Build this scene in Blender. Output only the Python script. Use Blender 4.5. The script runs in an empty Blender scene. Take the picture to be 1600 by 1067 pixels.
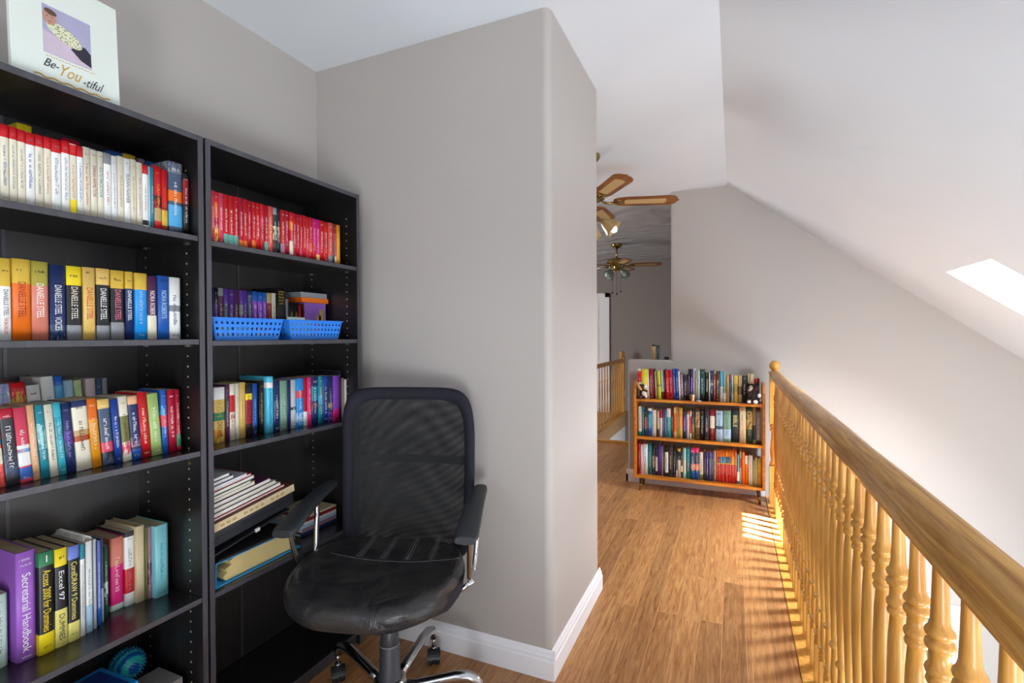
import bpy, bmesh, math, random
from mathutils import Vector, Matrix, Quaternion
random.seed(11)
scene = bpy.context.scene
COL = scene.collection

# ------------------------------------------------------------------ camera
cam_data = bpy.data.cameras.new('camera')
cam_data.sensor_width = 36.0
cam_data.lens = 785.26 / 1600 * 36.0
cam_data.clip_start = 0.02
cam = bpy.data.objects.new('camera', cam_data)
_r = Vector((0.91524506, 0.40287272, -0.00447931)); _u = Vector((-1.6813e-4, 0.01149964, 0.99993386)); _f = Vector((-0.40289758, 0.91518377, -0.01059272))
cam.matrix_world = Matrix(((_r.x, _u.x, -_f.x, 0), (_r.y, _u.y, -_f.y, 0), (_r.z, _u.z, -_f.z, 1.35), (0, 0, 0, 1)))
COL.objects.link(cam)
scene.camera = cam

# ------------------------------------------------------------------ colour management
vs = scene.view_settings
vs.view_transform = 'Standard'; vs.look = 'None'; vs.gamma = 1.0; vs.use_curve_mapping = False
vs.exposure = 0.12

# ------------------------------------------------------------------ world and lights
world = bpy.data.worlds.new('sky'); scene.world = world; world.use_nodes = True
bg = world.node_tree.nodes['Background']
bg.inputs[0].default_value = (0.86, 0.93, 1.0, 1); bg.inputs[1].default_value = 5.0

def lamp(name, kind, loc, direction, energy, color=(1, 1, 1), size=None, size_y=None, angle=None):
    d = bpy.data.lights.new(name, kind); d.energy = energy; d.color = color
    if kind == 'AREA':
        d.shape = 'RECTANGLE'; d.size = size; d.size_y = size_y
    if angle is not None: d.angle = angle
    if kind == 'POINT': d.shadow_soft_size = size
    o = bpy.data.objects.new(name, d); COL.objects.link(o); o.location = loc
    if direction is not None:
        o.rotation_euler = Vector(direction).to_track_quat('-Z', 'Y').to_euler()
    return o
SUN_DIR = Vector((-1.14, 0.42, -1.72))
lamp('sun', 'SUN', (4, 3, 6), SUN_DIR, 85.0, (1.0, 0.97, 0.94), angle=math.radians(0.6))
# daylight from skylight, front and entry sides; the other area lamps are added fill
SKY = lamp('skylight_daylight', 'AREA', (1.71, 3.485, 1.575), (-0.605, 0, -0.796), 105, (0.84, 0.92, 1.0), size=0.9, size_y=0.45); SKY.data.spread = math.radians(115)
lamp('front_window_daylight', 'AREA', (1.15, -2.12, -0.25), (-0.35, 1, 0.05), 150, (0.90, 0.95, 1.0), size=1.1, size_y=1.7)
lamp('study_fill', 'AREA', (-0.55, -2.1, 1.6), (0.0, 1, -0.05), 10, (0.90, 0.95, 1.0), size=1.3, size_y=1.1)  # unseen fill lamp added behind the viewer
lamp('entry_daylight', 'AREA', (2.85, 1.2, -1.0), (-1, 0.15, 0.25), 150, (0.80, 0.90, 1.0), size=3.2, size_y=1.1)
lamp('back_room_fill', 'AREA', (-4.8, 5.8, 1.4), (1, 0, 0.05), 95, (0.94, 0.97, 1.0), size=1.2, size_y=1.0)  # added fill lamp to brighten the room beyond, no window there
lamp('lower_stair_fill', 'AREA', (-0.56, 7.6, -0.9), (-1, -0.1, 0.2), 12, (0.94, 0.97, 1.0), size=1.0, size_y=0.8)  # added lamp to lift the dark stairwell panel, source unseen

# ------------------------------------------------------------------ colours and materials
PAL = dict(cream='DDD6C0', white='E6E6E2', red='C4151D', blue='1F57A8', grey='85868A', salmon='D07A66', yellow='E8CF1E', dark_red='8A1A22', teal='1D8292', pink='D8708C',
 lilac='9C93C4', tan='B79868', slate='41526C', mauve='9A7686', black='17171B', pale_blue='A9C6DC', gold='D3AE3E', orange='DE6A14', sky_blue='4FA5D6', crimson='AE1130',
 olive_gold='A79A3A', navy='1A2B5C', sand='DDB662', bright_blue='1B8BD8', plum='54264E', charcoal='34343A', rose='CF4058', peach='E2AC80', pale_teal='9ED3D0', aqua='35A3B4',
 purple='5A3596', rust='A8461E', amber='DE9014', royal_blue='1B3F92', olive='6E7038', light_green='A2BE6C', green='2E7A50', pale_green='B9CF9C', blush='C9B9B6', mint='BFD6C8',
 lavender='A263C6', pale_yellow='E2D878', periwinkle='6A7CC8', silver='B9BEC4', dark_green='1E4638', magenta='D01B74', parchment='D9C49C', aqua_pale='82C6CC', seafoam='5FA596',
 coral='DC5244', violet='8A46BE', ivory='E6DFCC', brown='5C3A22', cyan='58C6E4', sage='7FA48C', hot_pink='E2347A', lime='C6CC3C', ink='20303E', lilac_white='D6D4E4')
def lin(h):
    o = []
    for i in (0, 2, 4):
        c = int(h[i:i + 2], 16) / 255.0
        o.append(c / 12.92 if c <= 0.04045 else ((c + 0.055) / 1.055) ** 2.4)
    return (o[0], o[1], o[2], 1.0)
MATS = {}
def nt(name):
    m = bpy.data.materials.new(name); m.use_nodes = True
    n = m.node_tree.nodes; return m, n, m.node_tree.links, n['Principled BSDF']
def mat(name, color, rough=0.5, metal=0.0, var=0.0, scale=(40, 40, 40), bump=0.0, spec=0.5, coat=0.0):
    """plain surface with an optional soft noise in its own colour and an optional fine bump"""
    if name in MATS: return MATS[name]
    m, n, l, b = nt(name)
    c = lin(color) if isinstance(color, str) else color
    b.inputs['Base Color'].default_value = c; b.inputs['Roughness'].default_value = rough; b.inputs['Metallic'].default_value = metal
    b.inputs['Specular IOR Level'].default_value = spec; b.inputs['Coat Weight'].default_value = coat
    if var or bump:
        tc = n.new('ShaderNodeTexCoord'); mp = n.new('ShaderNodeMapping'); mp.inputs['Scale'].default_value = scale
        nz = n.new('ShaderNodeTexNoise'); nz.inputs['Scale'].default_value = 1.0; nz.inputs['Detail'].default_value = 4
        l.new(tc.outputs['Object'], mp.inputs[0]); l.new(mp.outputs[0], nz.inputs['Vector'])
        if var:
            mx = n.new('ShaderNodeMix'); mx.data_type = 'RGBA'
            mx.inputs[6].default_value = tuple(x * (1 - var) for x in c[:3]) + (1,); mx.inputs[7].default_value = tuple(min(1, x * (1 + var)) for x in c[:3]) + (1,)
            l.new(nz.outputs[0], mx.inputs[0]); l.new(mx.outputs[2], b.inputs['Base Color'])
        if bump:
            bp = n.new('ShaderNodeBump'); bp.inputs['Strength'].default_value = bump; bp.inputs['Distance'].default_value = 0.002
            l.new(nz.outputs[0], bp.inputs['Height']); l.new(bp.outputs[0], b.inputs['Normal'])
    MATS[name] = m; return m
def cover_mat(cname, art=None):
    key = 'cover_' + cname + ('_' + art if art else '')
    if key in MATS: return MATS[key]
    m, n, l, b = nt(key)
    c = lin(PAL[cname]); b.inputs['Roughness'].default_value = 0.36; b.inputs['Specular IOR Level'].default_value = 0.45
    tc = n.new('ShaderNodeTexCoord'); mp = n.new('ShaderNodeMapping'); l.new(tc.outputs['Object'], mp.inputs[0])
    nz = n.new('ShaderNodeTexNoise'); nz.inputs['Scale'].default_value = 1.0; nz.inputs['Detail'].default_value = 3
    mp.inputs['Scale'].default_value = (110, 110, 42) if art else (160, 160, 22)
    l.new(mp.outputs[0], nz.inputs['Vector'])
    mx = n.new('ShaderNodeMix'); mx.data_type = 'RGBA'
    if art:
        c2 = lin(PAL[art]); rp = n.new('ShaderNodeValToRGB'); rp.color_ramp.interpolation = 'EASE'
        rp.color_ramp.elements[0].position = 0.42; rp.color_ramp.elements[1].position = 0.6
        rp.color_ramp.elements[0].color = c; rp.color_ramp.elements[1].color = c2
        e = rp.color_ramp.elements.new(0.72); e.color = tuple(min(1, x * 1.5 + 0.15) for x in c2[:3]) + (1,)
        l.new(nz.outputs[0], rp.inputs[0]); l.new(rp.outputs[0], b.inputs['Base Color'])
    else:
        mx.inputs[6].default_value = tuple(x * 0.86 for x in c[:3]) + (1,); mx.inputs[7].default_value = tuple(min(1, x * 1.1 + 0.004) for x in c[:3]) + (1,)
        l.new(nz.outputs[0], mx.inputs[0]); l.new(mx.outputs[2], b.inputs['Base Color'])
    MATS[key] = m; return m
def wood_mat(name, c1, c2, stretch, rough=0.35, scale=1.0, coat=0.2, bump=0.08, rings=0.0):
    """streaky wood; stretch = mapping scale per axis in object space"""
    if name in MATS: return MATS[name]
    m, n, l, b = nt(name)
    tc = n.new('ShaderNodeTexCoord'); mp = n.new('ShaderNodeMapping'); mp.inputs['Scale'].default_value = stretch
    l.new(tc.outputs['Object'], mp.inputs[0])
    nz = n.new('ShaderNodeTexNoise'); nz.inputs['Scale'].default_value = scale; nz.inputs['Detail'].default_value = 6; nz.inputs['Roughness'].default_value = 0.62; nz.inputs['Distortion'].default_value = 0.35
    l.new(mp.outputs[0], nz.inputs['Vector'])
    rp = n.new('ShaderNodeValToRGB'); rp.color_ramp.elements[0].position = 0.36; rp.color_ramp.elements[1].position = 0.64
    rp.color_ramp.elements[0].color = lin(c2); rp.color_ramp.elements[1].color = lin(c1)
    l.new(nz.outputs[0], rp.inputs[0]); l.new(rp.outputs[0], b.inputs['Base Color'])
    b.inputs['Roughness'].default_value = rough; b.inputs['Coat Weight'].default_value = coat; b.inputs['Coat Roughness'].default_value = 0.2
    bp = n.new('ShaderNodeBump'); bp.inputs['Strength'].default_value = bump; bp.inputs['Distance'].default_value = 0.001
    l.new(nz.outputs[0], bp.inputs['Height']); l.new(bp.outputs[0], b.inputs['Normal'])
    MATS[name] = m; return m
def wall_mat(name, c, bump=0.12, var=0.02, scale=260):
    if name in MATS: return MATS[name]
    m, n, l, b = nt(name)
    tc = n.new('ShaderNodeTexCoord'); nz = n.new('ShaderNodeTexNoise'); nz.inputs['Scale'].default_value = scale; nz.inputs['Detail'].default_value = 3
    l.new(tc.outputs['Object'], nz.inputs['Vector'])
    col = lin(c); b.inputs['Roughness'].default_value = 0.75; b.inputs['Specular IOR Level'].default_value = 0.3
    mx = n.new('ShaderNodeMix'); mx.data_type = 'RGBA'; n2 = n.new('ShaderNodeTexNoise'); n2.inputs['Scale'].default_value = 3
    l.new(tc.outputs['Object'], n2.inputs['Vector']); l.new(n2.outputs[0], mx.inputs[0])
    mx.inputs[6].default_value = tuple(x * (1 - var) for x in col[:3]) + (1,); mx.inputs[7].default_value = tuple(min(1, x * (1 + var)) for x in col[:3]) + (1,)
    l.new(mx.outputs[2], b.inputs['Base Color'])
    bp = n.new('ShaderNodeBump'); bp.inputs['Strength'].default_value = bump; bp.inputs['Distance'].default_value = 0.001
    l.new(nz.outputs[0], bp.inputs['Height']); l.new(bp.outputs[0], b.inputs['Normal'])
    MATS[name] = m; return m
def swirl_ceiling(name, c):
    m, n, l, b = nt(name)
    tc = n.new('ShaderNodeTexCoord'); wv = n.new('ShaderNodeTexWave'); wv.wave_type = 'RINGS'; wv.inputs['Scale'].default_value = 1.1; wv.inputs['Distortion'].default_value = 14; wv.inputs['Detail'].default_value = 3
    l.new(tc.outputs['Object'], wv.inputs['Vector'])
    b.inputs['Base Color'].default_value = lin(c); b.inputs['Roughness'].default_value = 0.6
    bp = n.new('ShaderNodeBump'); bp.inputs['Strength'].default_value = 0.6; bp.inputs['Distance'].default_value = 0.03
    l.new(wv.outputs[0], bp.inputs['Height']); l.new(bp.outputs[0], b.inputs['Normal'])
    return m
def floor_mat():
    m, n, l, b = nt('oak_laminate_planks')
    tc = n.new('ShaderNodeTexCoord'); mp = n.new('ShaderNodeMapping'); mp.inputs['Rotation'].default_value = (0, 0, math.radians(90)); mp.inputs['Location'].default_value = (0.13, 0.046, 0)
    l.new(tc.outputs['Object'], mp.inputs[0])
    def brick(c1, c2, mortar, msize, bias=0.0):
        br = n.new('ShaderNodeTexBrick'); br.offset = 0.37; br.offset_frequency = 2; br.squash = 1.0
        br.inputs['Scale'].default_value = 1.0; br.inputs['Brick Width'].default_value = 1.2; br.inputs['Row Height'].default_value = 0.0985
        br.inputs['Mortar Size'].default_value = msize; br.inputs['Mortar Smooth'].default_value = 0.1; br.inputs['Bias'].default_value = bias
        br.inputs['Color1'].default_value = c1; br.inputs['Color2'].default_value = c2; br.inputs['Mortar'].default_value = mortar
        l.new(mp.outputs[0], br.inputs['Vector']); return br
    tone = brick((0, 0, 0, 1), (1, 1, 1, 1), (0.5, 0.5, 0.5, 1), 0.0)
    seam = brick((0, 0, 0, 1), (0, 0, 0, 1), (1, 1, 1, 1), 0.0011)
    gm = n.new('ShaderNodeMapping'); gm.inputs['Scale'].default_value = (58, 4.2, 1); l.new(tc.outputs['Object'], gm.inputs[0])
    addv = n.new('ShaderNodeVectorMath'); addv.operation = 'ADD'; l.new(gm.outputs[0], addv.inputs[0])
    sc = n.new('ShaderNodeVectorMath'); sc.operation = 'SCALE'; sc.inputs['Scale'].default_value = 37.0; l.new(tone.outputs['Color'], sc.inputs[0]); l.new(sc.outputs[0], addv.inputs[1])
    g1 = n.new('ShaderNodeTexNoise'); g1.inputs['Scale'].default_value = 1.0; g1.inputs['Detail'].default_value = 8; g1.inputs['Roughness'].default_value = 0.68; g1.inputs['Distortion'].default_value = 1.3
    l.new(addv.outputs[0], g1.inputs['Vector'])
    rp = n.new('ShaderNodeValToRGB'); cr = rp.color_ramp
    cr.elements[0].position = 0.30; cr.elements[0].color = lin('8A5228'); cr.elements[1].position = 0.68; cr.elements[1].color = lin('CB9A66')
    e = cr.elements.new(0.5); e.color = lin('B37D4B')
    l.new(g1.outputs[0], rp.inputs[0])
    hs = n.new('ShaderNodeMix'); hs.data_type = 'RGBA'; hs.blend_type = 'MULTIPLY'; hs.inputs[0].default_value = 1.0
    tr = n.new('ShaderNodeValToRGB'); tr.color_ramp.elements[0].color = (0.74, 0.70, 0.66, 1); tr.color_ramp.elements[1].color = (1.12, 1.12, 1.1, 1)
    l.new(tone.outputs['Color'], tr.inputs[0]); l.new(rp.outputs[0], hs.inputs[6]); l.new(tr.outputs[0], hs.inputs[7])
    mx = n.new('ShaderNodeMix'); mx.data_type = 'RGBA'; l.new(seam.outputs['Color'], mx.inputs[0]); l.new(hs.outputs[2], mx.inputs[6]); mx.inputs[7].default_value = lin('C79B6C')
    l.new(mx.outputs[2], b.inputs['Base Color']); b.inputs['Roughness'].default_value = 0.4; b.inputs['Coat Weight'].default_value = 0.12; b.inputs['Coat Roughness'].default_value = 0.25
    bp = n.new('ShaderNodeBump'); bp.inputs['Strength'].default_value = 0.12; bp.inputs['Distance'].default_value = 0.001
    l.new(g1.outputs[0], bp.inputs['Height']); l.new(bp.outputs[0], b.inputs['Normal'])
    return m

# ------------------------------------------------------------------ mesh helpers
def add_box(bm, x0, x1, y0, y1, z0, z1, mi=0, M=None):
    vs_ = [bm.verts.new((x, y, z)) for x in (x0, x1) for y in (y0, y1) for z in (z0, z1)]
    if M is not None:
        for v in vs_: v.co = M @ v.co
    for q in ((0, 1, 3, 2), (4, 6, 7, 5), (0, 4, 5, 1), (2, 3, 7, 6), (0, 2, 6, 4), (1, 5, 7, 3)):
        f = bm.faces.new([vs_[i] for i in q]); f.material_index = mi
def add_lathe(bm, prof, seg=16, mi=0, M=None, smooth=True, cap=True):
    rings = []
    for z, r in prof:
        ring = [bm.verts.new((r * math.cos(2 * math.pi * k / seg), r * math.sin(2 * math.pi * k / seg), z)) for k in range(seg)]
        if M is not None:
            for v in ring: v.co = M @ v.co
        rings.append(ring)
    for a, b in zip(rings, rings[1:]):
        for k in range(seg):
            f = bm.faces.new((a[k], a[(k + 1) % seg], b[(k + 1) % seg], b[k])); f.material_index = mi; f.smooth = smooth
    if cap:
        for ring in (rings[0], rings[-1]):
            f = bm.faces.new(ring); f.material_index = mi
def add_tube(bm, pts, r, seg=10, mi=0, flat=1.0):
    """round tube through a list of points; r is a number or a list"""
    pts = [Vector(p) for p in pts]; rs = r if isinstance(r, (list, tuple)) else [r] * len(pts)
    up = Vector((0, 0, 1)); rings = []
    prev = None
    for i, p in enumerate(pts):
        t = (pts[min(i + 1, len(pts) - 1)] - pts[max(i - 1, 0)]).normalized()
        if prev is None:
            s = t.cross(up)
            if s.length < 0.1: s = t.cross(Vector((1, 0, 0)))
        else:
            s = prev - t * prev.dot(t)
        s.normalize(); prev = s; n2 = s.cross(t)
        rings.append([bm.verts.new(p + (s * math.cos(2 * math.pi * k / seg) + n2 * math.sin(2 * math.pi * k / seg) * flat) * rs[i]) for k in range(seg)])
    for a, b in zip(rings, rings[1:]):
        for k in range(seg):
            f = bm.faces.new((a[k], a[(k + 1) % seg], b[(k + 1) % seg], b[k])); f.smooth = True; f.material_index = mi
    for ring in (rings[0], rings[-1]):
        bm.faces.new(ring).material_index = mi
def add_prism(bm, poly, d0, d1, axis='Y', mi=0, smooth=False, M=None):
    """extrude the closed outline poly (list of 2D) along an axis; outline is (x,z) for Y, (y,z) for X, (x,y) for Z"""
    def P(a, b, d): return {'Y': (a, d, b), 'X': (d, a, b), 'Z': (a, b, d)}[axis]
    A = [bm.verts.new(P(a, b, d0)) for a, b in poly]; B = [bm.verts.new(P(a, b, d1)) for a, b in poly]
    if M is not None:
        for v in A + B: v.co = M @ v.co
    n_ = len(poly)
    for k in range(n_):
        f = bm.faces.new((A[k], A[(k + 1) % n_], B[(k + 1) % n_], B[k])); f.material_index = mi; f.smooth = smooth
    bm.faces.new(A).material_index = mi; bm.faces.new(B).material_index = mi
def obj(name, bm, mats, parent=None, loc=(0, 0, 0), rot=(0, 0, 0), bevel=0.0, seg=2, sub=0, shade=False):
    bmesh.ops.recalc_face_normals(bm, faces=bm.faces)
    me = bpy.data.meshes.new(name); bm.to_mesh(me); bm.free()
    for m in (mats if isinstance(mats, (list, tuple)) else [mats]): me.materials.append(m)
    if shade:
        for p in me.polygons: p.use_smooth = True
    o = bpy.data.objects.new(name, me); COL.objects.link(o); o.location = loc; o.rotation_euler = rot
    if parent is not None: o.parent = parent
    if bevel:
        b = o.modifiers.new('bevel', 'BEVEL'); b.width = bevel; b.segments = seg; b.limit_method = 'ANGLE'; b.angle_limit = math.radians(40)
    if sub:
        s = o.modifiers.new('subsurf', 'SUBSURF'); s.levels = sub; s.render_levels = sub
    return o
def BM(): return bmesh.new()
def boxes(name, lst, mats, parent=None, **k):
    bm = BM()
    for b in lst: add_box(bm, *b)
    return obj(name, bm, mats, parent, **k)
def thing(name, label, cat, loc=(0, 0, 0), rotz=0.0, group=None):
    o = bpy.data.objects.new(name, None); COL.objects.link(o); o.location = loc; o.rotation_euler = (0, 0, rotz); o.empty_display_size = 0.05
    return tag(o, label, cat, group)
def tag(o, label, cat, group=None):
    o['label'] = label; o['category'] = cat
    if group: o['group'] = group
    return o
def struct(o): o['kind'] = 'structure'; return o
def text_mesh(s, m, height=None, length=None, shear=0.0):
    """flat lettering as a mesh: glyphs run along +X, tops towards +Y, fitted into length x height, centred"""
    cu = bpy.data.curves.new('lettering', 'FONT'); cu.body = s; cu.resolution_u = 3; cu.shear = shear
    cu.align_x = 'LEFT'
    t = bpy.data.objects.new('lettering', cu); COL.objects.link(t)
    dg = bpy.context.evaluated_depsgraph_get()
    me = bpy.data.meshes.new_from_object(t.evaluated_get(dg)); bpy.data.objects.remove(t); bpy.data.curves.remove(cu)
    xs = [v.co.x for v in me.vertices]; ys = [v.co.y for v in me.vertices]
    w, h = max(xs) - min(xs), max(ys) - min(ys)
    sx = length / w if length else height / h; sy = height / h if height else sx
    for v in me.vertices:
        v.co.x = (v.co.x - (max(xs) + min(xs)) / 2) * sx; v.co.y = (v.co.y - (max(ys) + min(ys)) / 2) * sy
    me.materials.clear(); me.materials.append(m)
    return me

# ------------------------------------------------------------------ shared surfaces
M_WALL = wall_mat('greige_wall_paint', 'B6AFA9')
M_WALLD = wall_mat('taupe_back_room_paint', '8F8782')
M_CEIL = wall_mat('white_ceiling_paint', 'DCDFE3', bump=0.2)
M_TRIM = mat('white_trim_paint', 'F0F0F3', 0.35, var=0.02, scale=(8, 8, 8))
M_OAK = wood_mat('golden_oak', 'DDA44E', 'BC7E30', (60, 60, 5), 0.38, coat=0.15)
M_OAKR = wood_mat('golden_oak_rail', 'D29E54', 'A06C34', (90, 4.0, 90), 0.32, coat=0.25)
M_EBONY = wood_mat('black_brown_laminate', '1F1B1A', '0F0D0D', (22, 22, 2.0), 0.38, coat=0.0, bump=0.06)
M_EBEDGE_LIT = wood_mat('black_brown_lit_edging', '434249', '333239', (30, 30, 3.0), 0.42, coat=0.0, bump=0.05)  # edge banding, coloured paler to stand in for face-on light
M_EBSHELF = wood_mat('black_brown_shelf_top', '262122', '151213', (22, 2.5, 22), 0.26, coat=0.0, bump=0.04)
M_TEAK = wood_mat('orange_teak', 'E0912C', 'B5661A', (4, 26, 26), 0.3, coat=0.3)
M_PAGE = mat('page_block_paper', 'C9B48C', 0.8, var=0.16, scale=(900, 12, 12))
M_CHROME = mat('polished_chrome', 'C9CACD', 0.14, 1.0)
M_STEEL = mat('small_steel_fitting', 'C8C4BC', 0.3, 1.0)
M_BRASS = mat('aged_brass', 'A08A55', 0.22, 1.0)
M_BPLAST = mat('black_moulded_plastic', '1C1D20', 0.45, var=0.15, scale=(300, 300, 300), bump=0.1)

for m_ in (M_EBONY, M_EBSHELF, M_EBEDGE_LIT): m_.node_tree.nodes['Principled BSDF'].inputs['Specular IOR Level'].default_value = 0.85

# ------------------------------------------------------------------ the room
struct(boxes('floor', [(-5, 0.243, -0.4, 6.3, -0.22, 0), (-5, -1.72, 6.3, 8.8, -0.22, 0)], floor_mat()))
struct(boxes('floor', [(-5, 3.05, -2.2, 8.8, -2.9, -2.72)], mat('lower_floor_bounce_grey', 'AEB4BC', 0.5, var=0.06, scale=(6, 6, 6))))  # unseen lower floor, made neutral grey to keep bounced light from turning warm
struct(boxes('trim_1', [(0.2462, 0.362, -0.4, 4.70, -0.10, 0.001)], M_OAK, bevel=0.004))
struct(boxes('trim_2', [(-1.72, -0.5, 6.27, 6.335, -0.2, 0.03)], M_OAK, bevel=0.006))
struct(boxes('wall_below_landing', [(0.30, 0.35, -0.4, 4.70, -2.72, -0.10)], M_WALL))
H_C = 2.633
def rounded_rect(x0, x1, y0, y1, r, n=6):
    p = []
    for cx, cy, a0 in ((x1 - r, y0 + r, -90), (x1 - r, y1 - r, 0), (x0 + r, y1 - r, 90), (x0 + r, y0 + r, 180)):
        for k in range(n + 1):
            a = math.radians(a0 + 90 * k / n); p.append((cx + r * math.cos(a), cy + r * math.sin(a)))
    return p
bm = BM(); add_prism(bm, rounded_rect(-1.95, -0.655, 1.86, 2.62, 0.03, 14), 0, H_C + 0.05, 'Z')
struct(obj('wall_closet', bm, M_WALL))
struct(boxes('wall_left', [(-1.95, -1.848, -2.2, 1.87, -0.22, H_C + 0.05)], M_WALL))
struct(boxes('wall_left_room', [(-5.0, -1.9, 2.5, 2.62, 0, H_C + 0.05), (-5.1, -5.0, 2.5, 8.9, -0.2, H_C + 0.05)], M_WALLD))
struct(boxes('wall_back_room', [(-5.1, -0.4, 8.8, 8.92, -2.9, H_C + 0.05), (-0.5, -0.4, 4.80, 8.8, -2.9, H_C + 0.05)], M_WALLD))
struct(boxes('wall_stairwell', [(-1.80, -1.725, 6.3, 8.8, -2.9, -0.02), (-1.72, -0.5, 6.28, 6.30, -2.9, -0.2)], M_TRIM))
bm = BM()
add_prism(bm, [(-0.893, -0.22), (-0.893, 1.13), (-0.51, 1.13), (-0.51, H_C + 0.05), (-0.05, H_C + 0.05), (3.06, 0.33), (3.06, -2.9), (-0.2, -2.9), (-0.2, -0.22)], 4.70, 4.82, 'Y')
struct(obj('wall_far', bm, M_WALL, bevel=0.018, seg=3))
struct(boxes('wall_front', [(-1.95, 3.1, -2.3, -2.2, -2.9, 3.0)], M_WALL))
struct(boxes('wall_right', [(3.05, 3.15, -2.3, 4.9, -2.9, 0.6)], M_WALL))
struct(boxes('ceiling', [(-1.95, -0.04, -2.3, 4.82, H_C, H_C + 0.1), (-5.1, -1.95, 2.5, 4.82, H_C, H_C + 0.1)], M_CEIL))
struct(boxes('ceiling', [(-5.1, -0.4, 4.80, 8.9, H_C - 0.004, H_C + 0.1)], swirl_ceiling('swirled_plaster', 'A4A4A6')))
SL = math.atan(0.759)
SM = Matrix.Translation((-0.05, 0, H_C)) @ Matrix.Rotation(SL, 4, 'Y')
CS = 1 / math.cos(SL)
u0, u1, uL = 1.205 * CS, 2.0 * CS, 3.2 * CS
bm = BM()
for b in ((-0.02, uL, -2.3, 3.2, 0, 0.26), (-0.02, uL, 3.77, 4.85, 0, 0.26), (-0.02, u0, 3.2, 3.77, 0, 0.26), (u1, uL, 3.2, 3.77, 0, 0.26)):
    add_box(bm, *b, M=SM)
struct(obj('ceiling', bm, M_CEIL))
bm = BM()
for b in ((u0, u1, 3.2, 3.225, 0.2, 0.28), (u0, u1, 3.745, 3.77, 0.2, 0.28), (u0, u0 + 0.025, 3.225, 3.745, 0.2, 0.28), (u1 - 0.025, u1, 3.225, 3.745, 0.2, 0.28)):
    add_box(bm, *b, M=SM)
w1 = struct(obj('window_1', bm, M_TRIM))
gm_, gn, gl, gb = nt('skylight_glass'); gt = gn.new('ShaderNodeBsdfTransparent'); gx = gn.new('ShaderNodeMixShader'); gx.inputs[0].default_value = 0.06
gl.new(gt.outputs[0], gx.inputs[1]); gg = gn.new('ShaderNodeBsdfGlossy'); gg.inputs['Roughness'].default_value = 0.02; gl.new(gg.outputs[0], gx.inputs[2]); gl.new(gx.outputs[0], gn['Material Output'].inputs[0])
bm = BM(); add_box(bm, u0 + 0.02, u1 - 0.02, 3.22, 3.75, 0.235, 0.241, M=SM)
obj('window_pane', bm, gm_, w1)

# windows in the front wall behind the viewer (upper one added for fill light): frame, sash bars and glass
def front_window(n, x0, x1, z0, z1):
    w = struct(boxes('window_%d' % n, [(x0 - 0.07, x0, -2.2, -2.17, z0 - 0.07, z1 + 0.07), (x1, x1 + 0.07, -2.2, -2.17, z0 - 0.07, z1 + 0.07), (x0, x1, -2.2, -2.17, z1, z1 + 0.07), (x0, x1, -2.2, -2.17, z0 - 0.07, z0), ((x0 + x1) / 2 - 0.02, (x0 + x1) / 2 + 0.02, -2.2, -2.175, z0, z1)], M_TRIM))
    g = mat('daylit_glass', 'CFE0EC', 0.05)
    boxes('window_pane', [(x0, x1, -2.199, -2.19, z0, z1)], g, w)
front_window(2, 0.55, 1.75, -1.1, 0.6); front_window(3, -1.3, 0.2, 0.95, 2.2)

BASE = [(0, 0), (0.017, 0), (0.017, 0.072), (0.0125, 0.078), (0.0125, 0.088), (0.009, 0.094), (0.006, 0.104), (0.002, 0.111), (0, 0.112)]
def baseboard(name, axis, wall, sgn, a, b, m=M_TRIM):
    bm = BM(); poly = [(wall + sgn * o, z) for o, z in BASE]
    add_prism(bm, poly, a, b, 'X' if axis == 'X' else 'Y')
    return struct(obj(name, bm, m))
baseboard('baseboard_closet_front', 'X', 1.86, -1, -1.50, -0.638)
baseboard('baseboard_closet_side', 'Y', -0.655, 1, 1.8602, 2.637)
baseboard('baseboard_far', 'X', 4.70, -1, -0.91, 0.243)
baseboard('baseboard_half_wall', 'Y', -0.893, -1, 4.683, 4.82)
baseboard('baseboard_left', 'Y', -1.848, 1, -2.2, 0.33)

# entry door on the lower level, seen between the balusters
struct(boxes('trim_3', [(1.03, 1.10, 4.672, 4.70, -2.72, -0.67), (1.10, 1.37, 4.672, 4.70, -0.75, -0.67), (1.37, 1.44, 4.665, 4.70, -2.72, -0.67), (1.44, 1.50, 4.68, 4.70, -2.72, -0.67), (1.50, 1.58, 4.665, 4.70, -2.72, -0.67), (1.0, 1.62, 4.66, 4.70, -0.672, -0.655)], M_TRIM, bevel=0.004))
dr = struct(boxes('door_1', [(1.10, 1.37, 4.682, 4.70, -2.72, -0.75)], mat('teal_door_paint', '3F8E92', 0.4)))
boxes('door_panel', [(1.14, 1.19, 4.676, 4.683, -2.6, -0.84), (1.28, 1.33, 4.676, 4.683, -2.6, -0.84), (1.14, 1.33, 4.676, 4.683, -0.88, -0.84)], mat('teal_door_moulding', '2B6C78', 0.4), dr)
# six panel door in the room beyond
d2 = struct(boxes('door_2', [(-2.85, -2.07, 8.775, 8.80, 0, 2.03)], M_TRIM, bevel=0.003))
for x0 in (-2.75, -2.42):
    for z0, z1 in ((0.2, 0.78), (0.92, 1.5), (1.62, 1.92)):
        boxes('door_panel', [(x0, x0 + 0.24, 8.766, 8.776, z0, z1)], M_TRIM, d2, bevel=0.008)
struct(boxes('trim_4', [(-2.07, -1.995, 8.77, 8.80, 0, 2.1), (-2.93, -2.85, 8.77, 8.80, 0, 2.1), (-2.93, -1.995, 8.77, 8.80, 2.03, 2.1)], M_TRIM))
sw = boxes('light_switch', [(-1.80, -1.72, 8.792, 8.80, 0.29, 0.41)], M_TRIM, bevel=0.003)
tag(sw, 'white light switch plate on the taupe wall beside the far stair railing', 'switch')
boxes('switch_toggle', [(-1.768, -1.752, 8.784, 8.793, 0.335, 0.365)], M_TRIM, sw)

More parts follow.
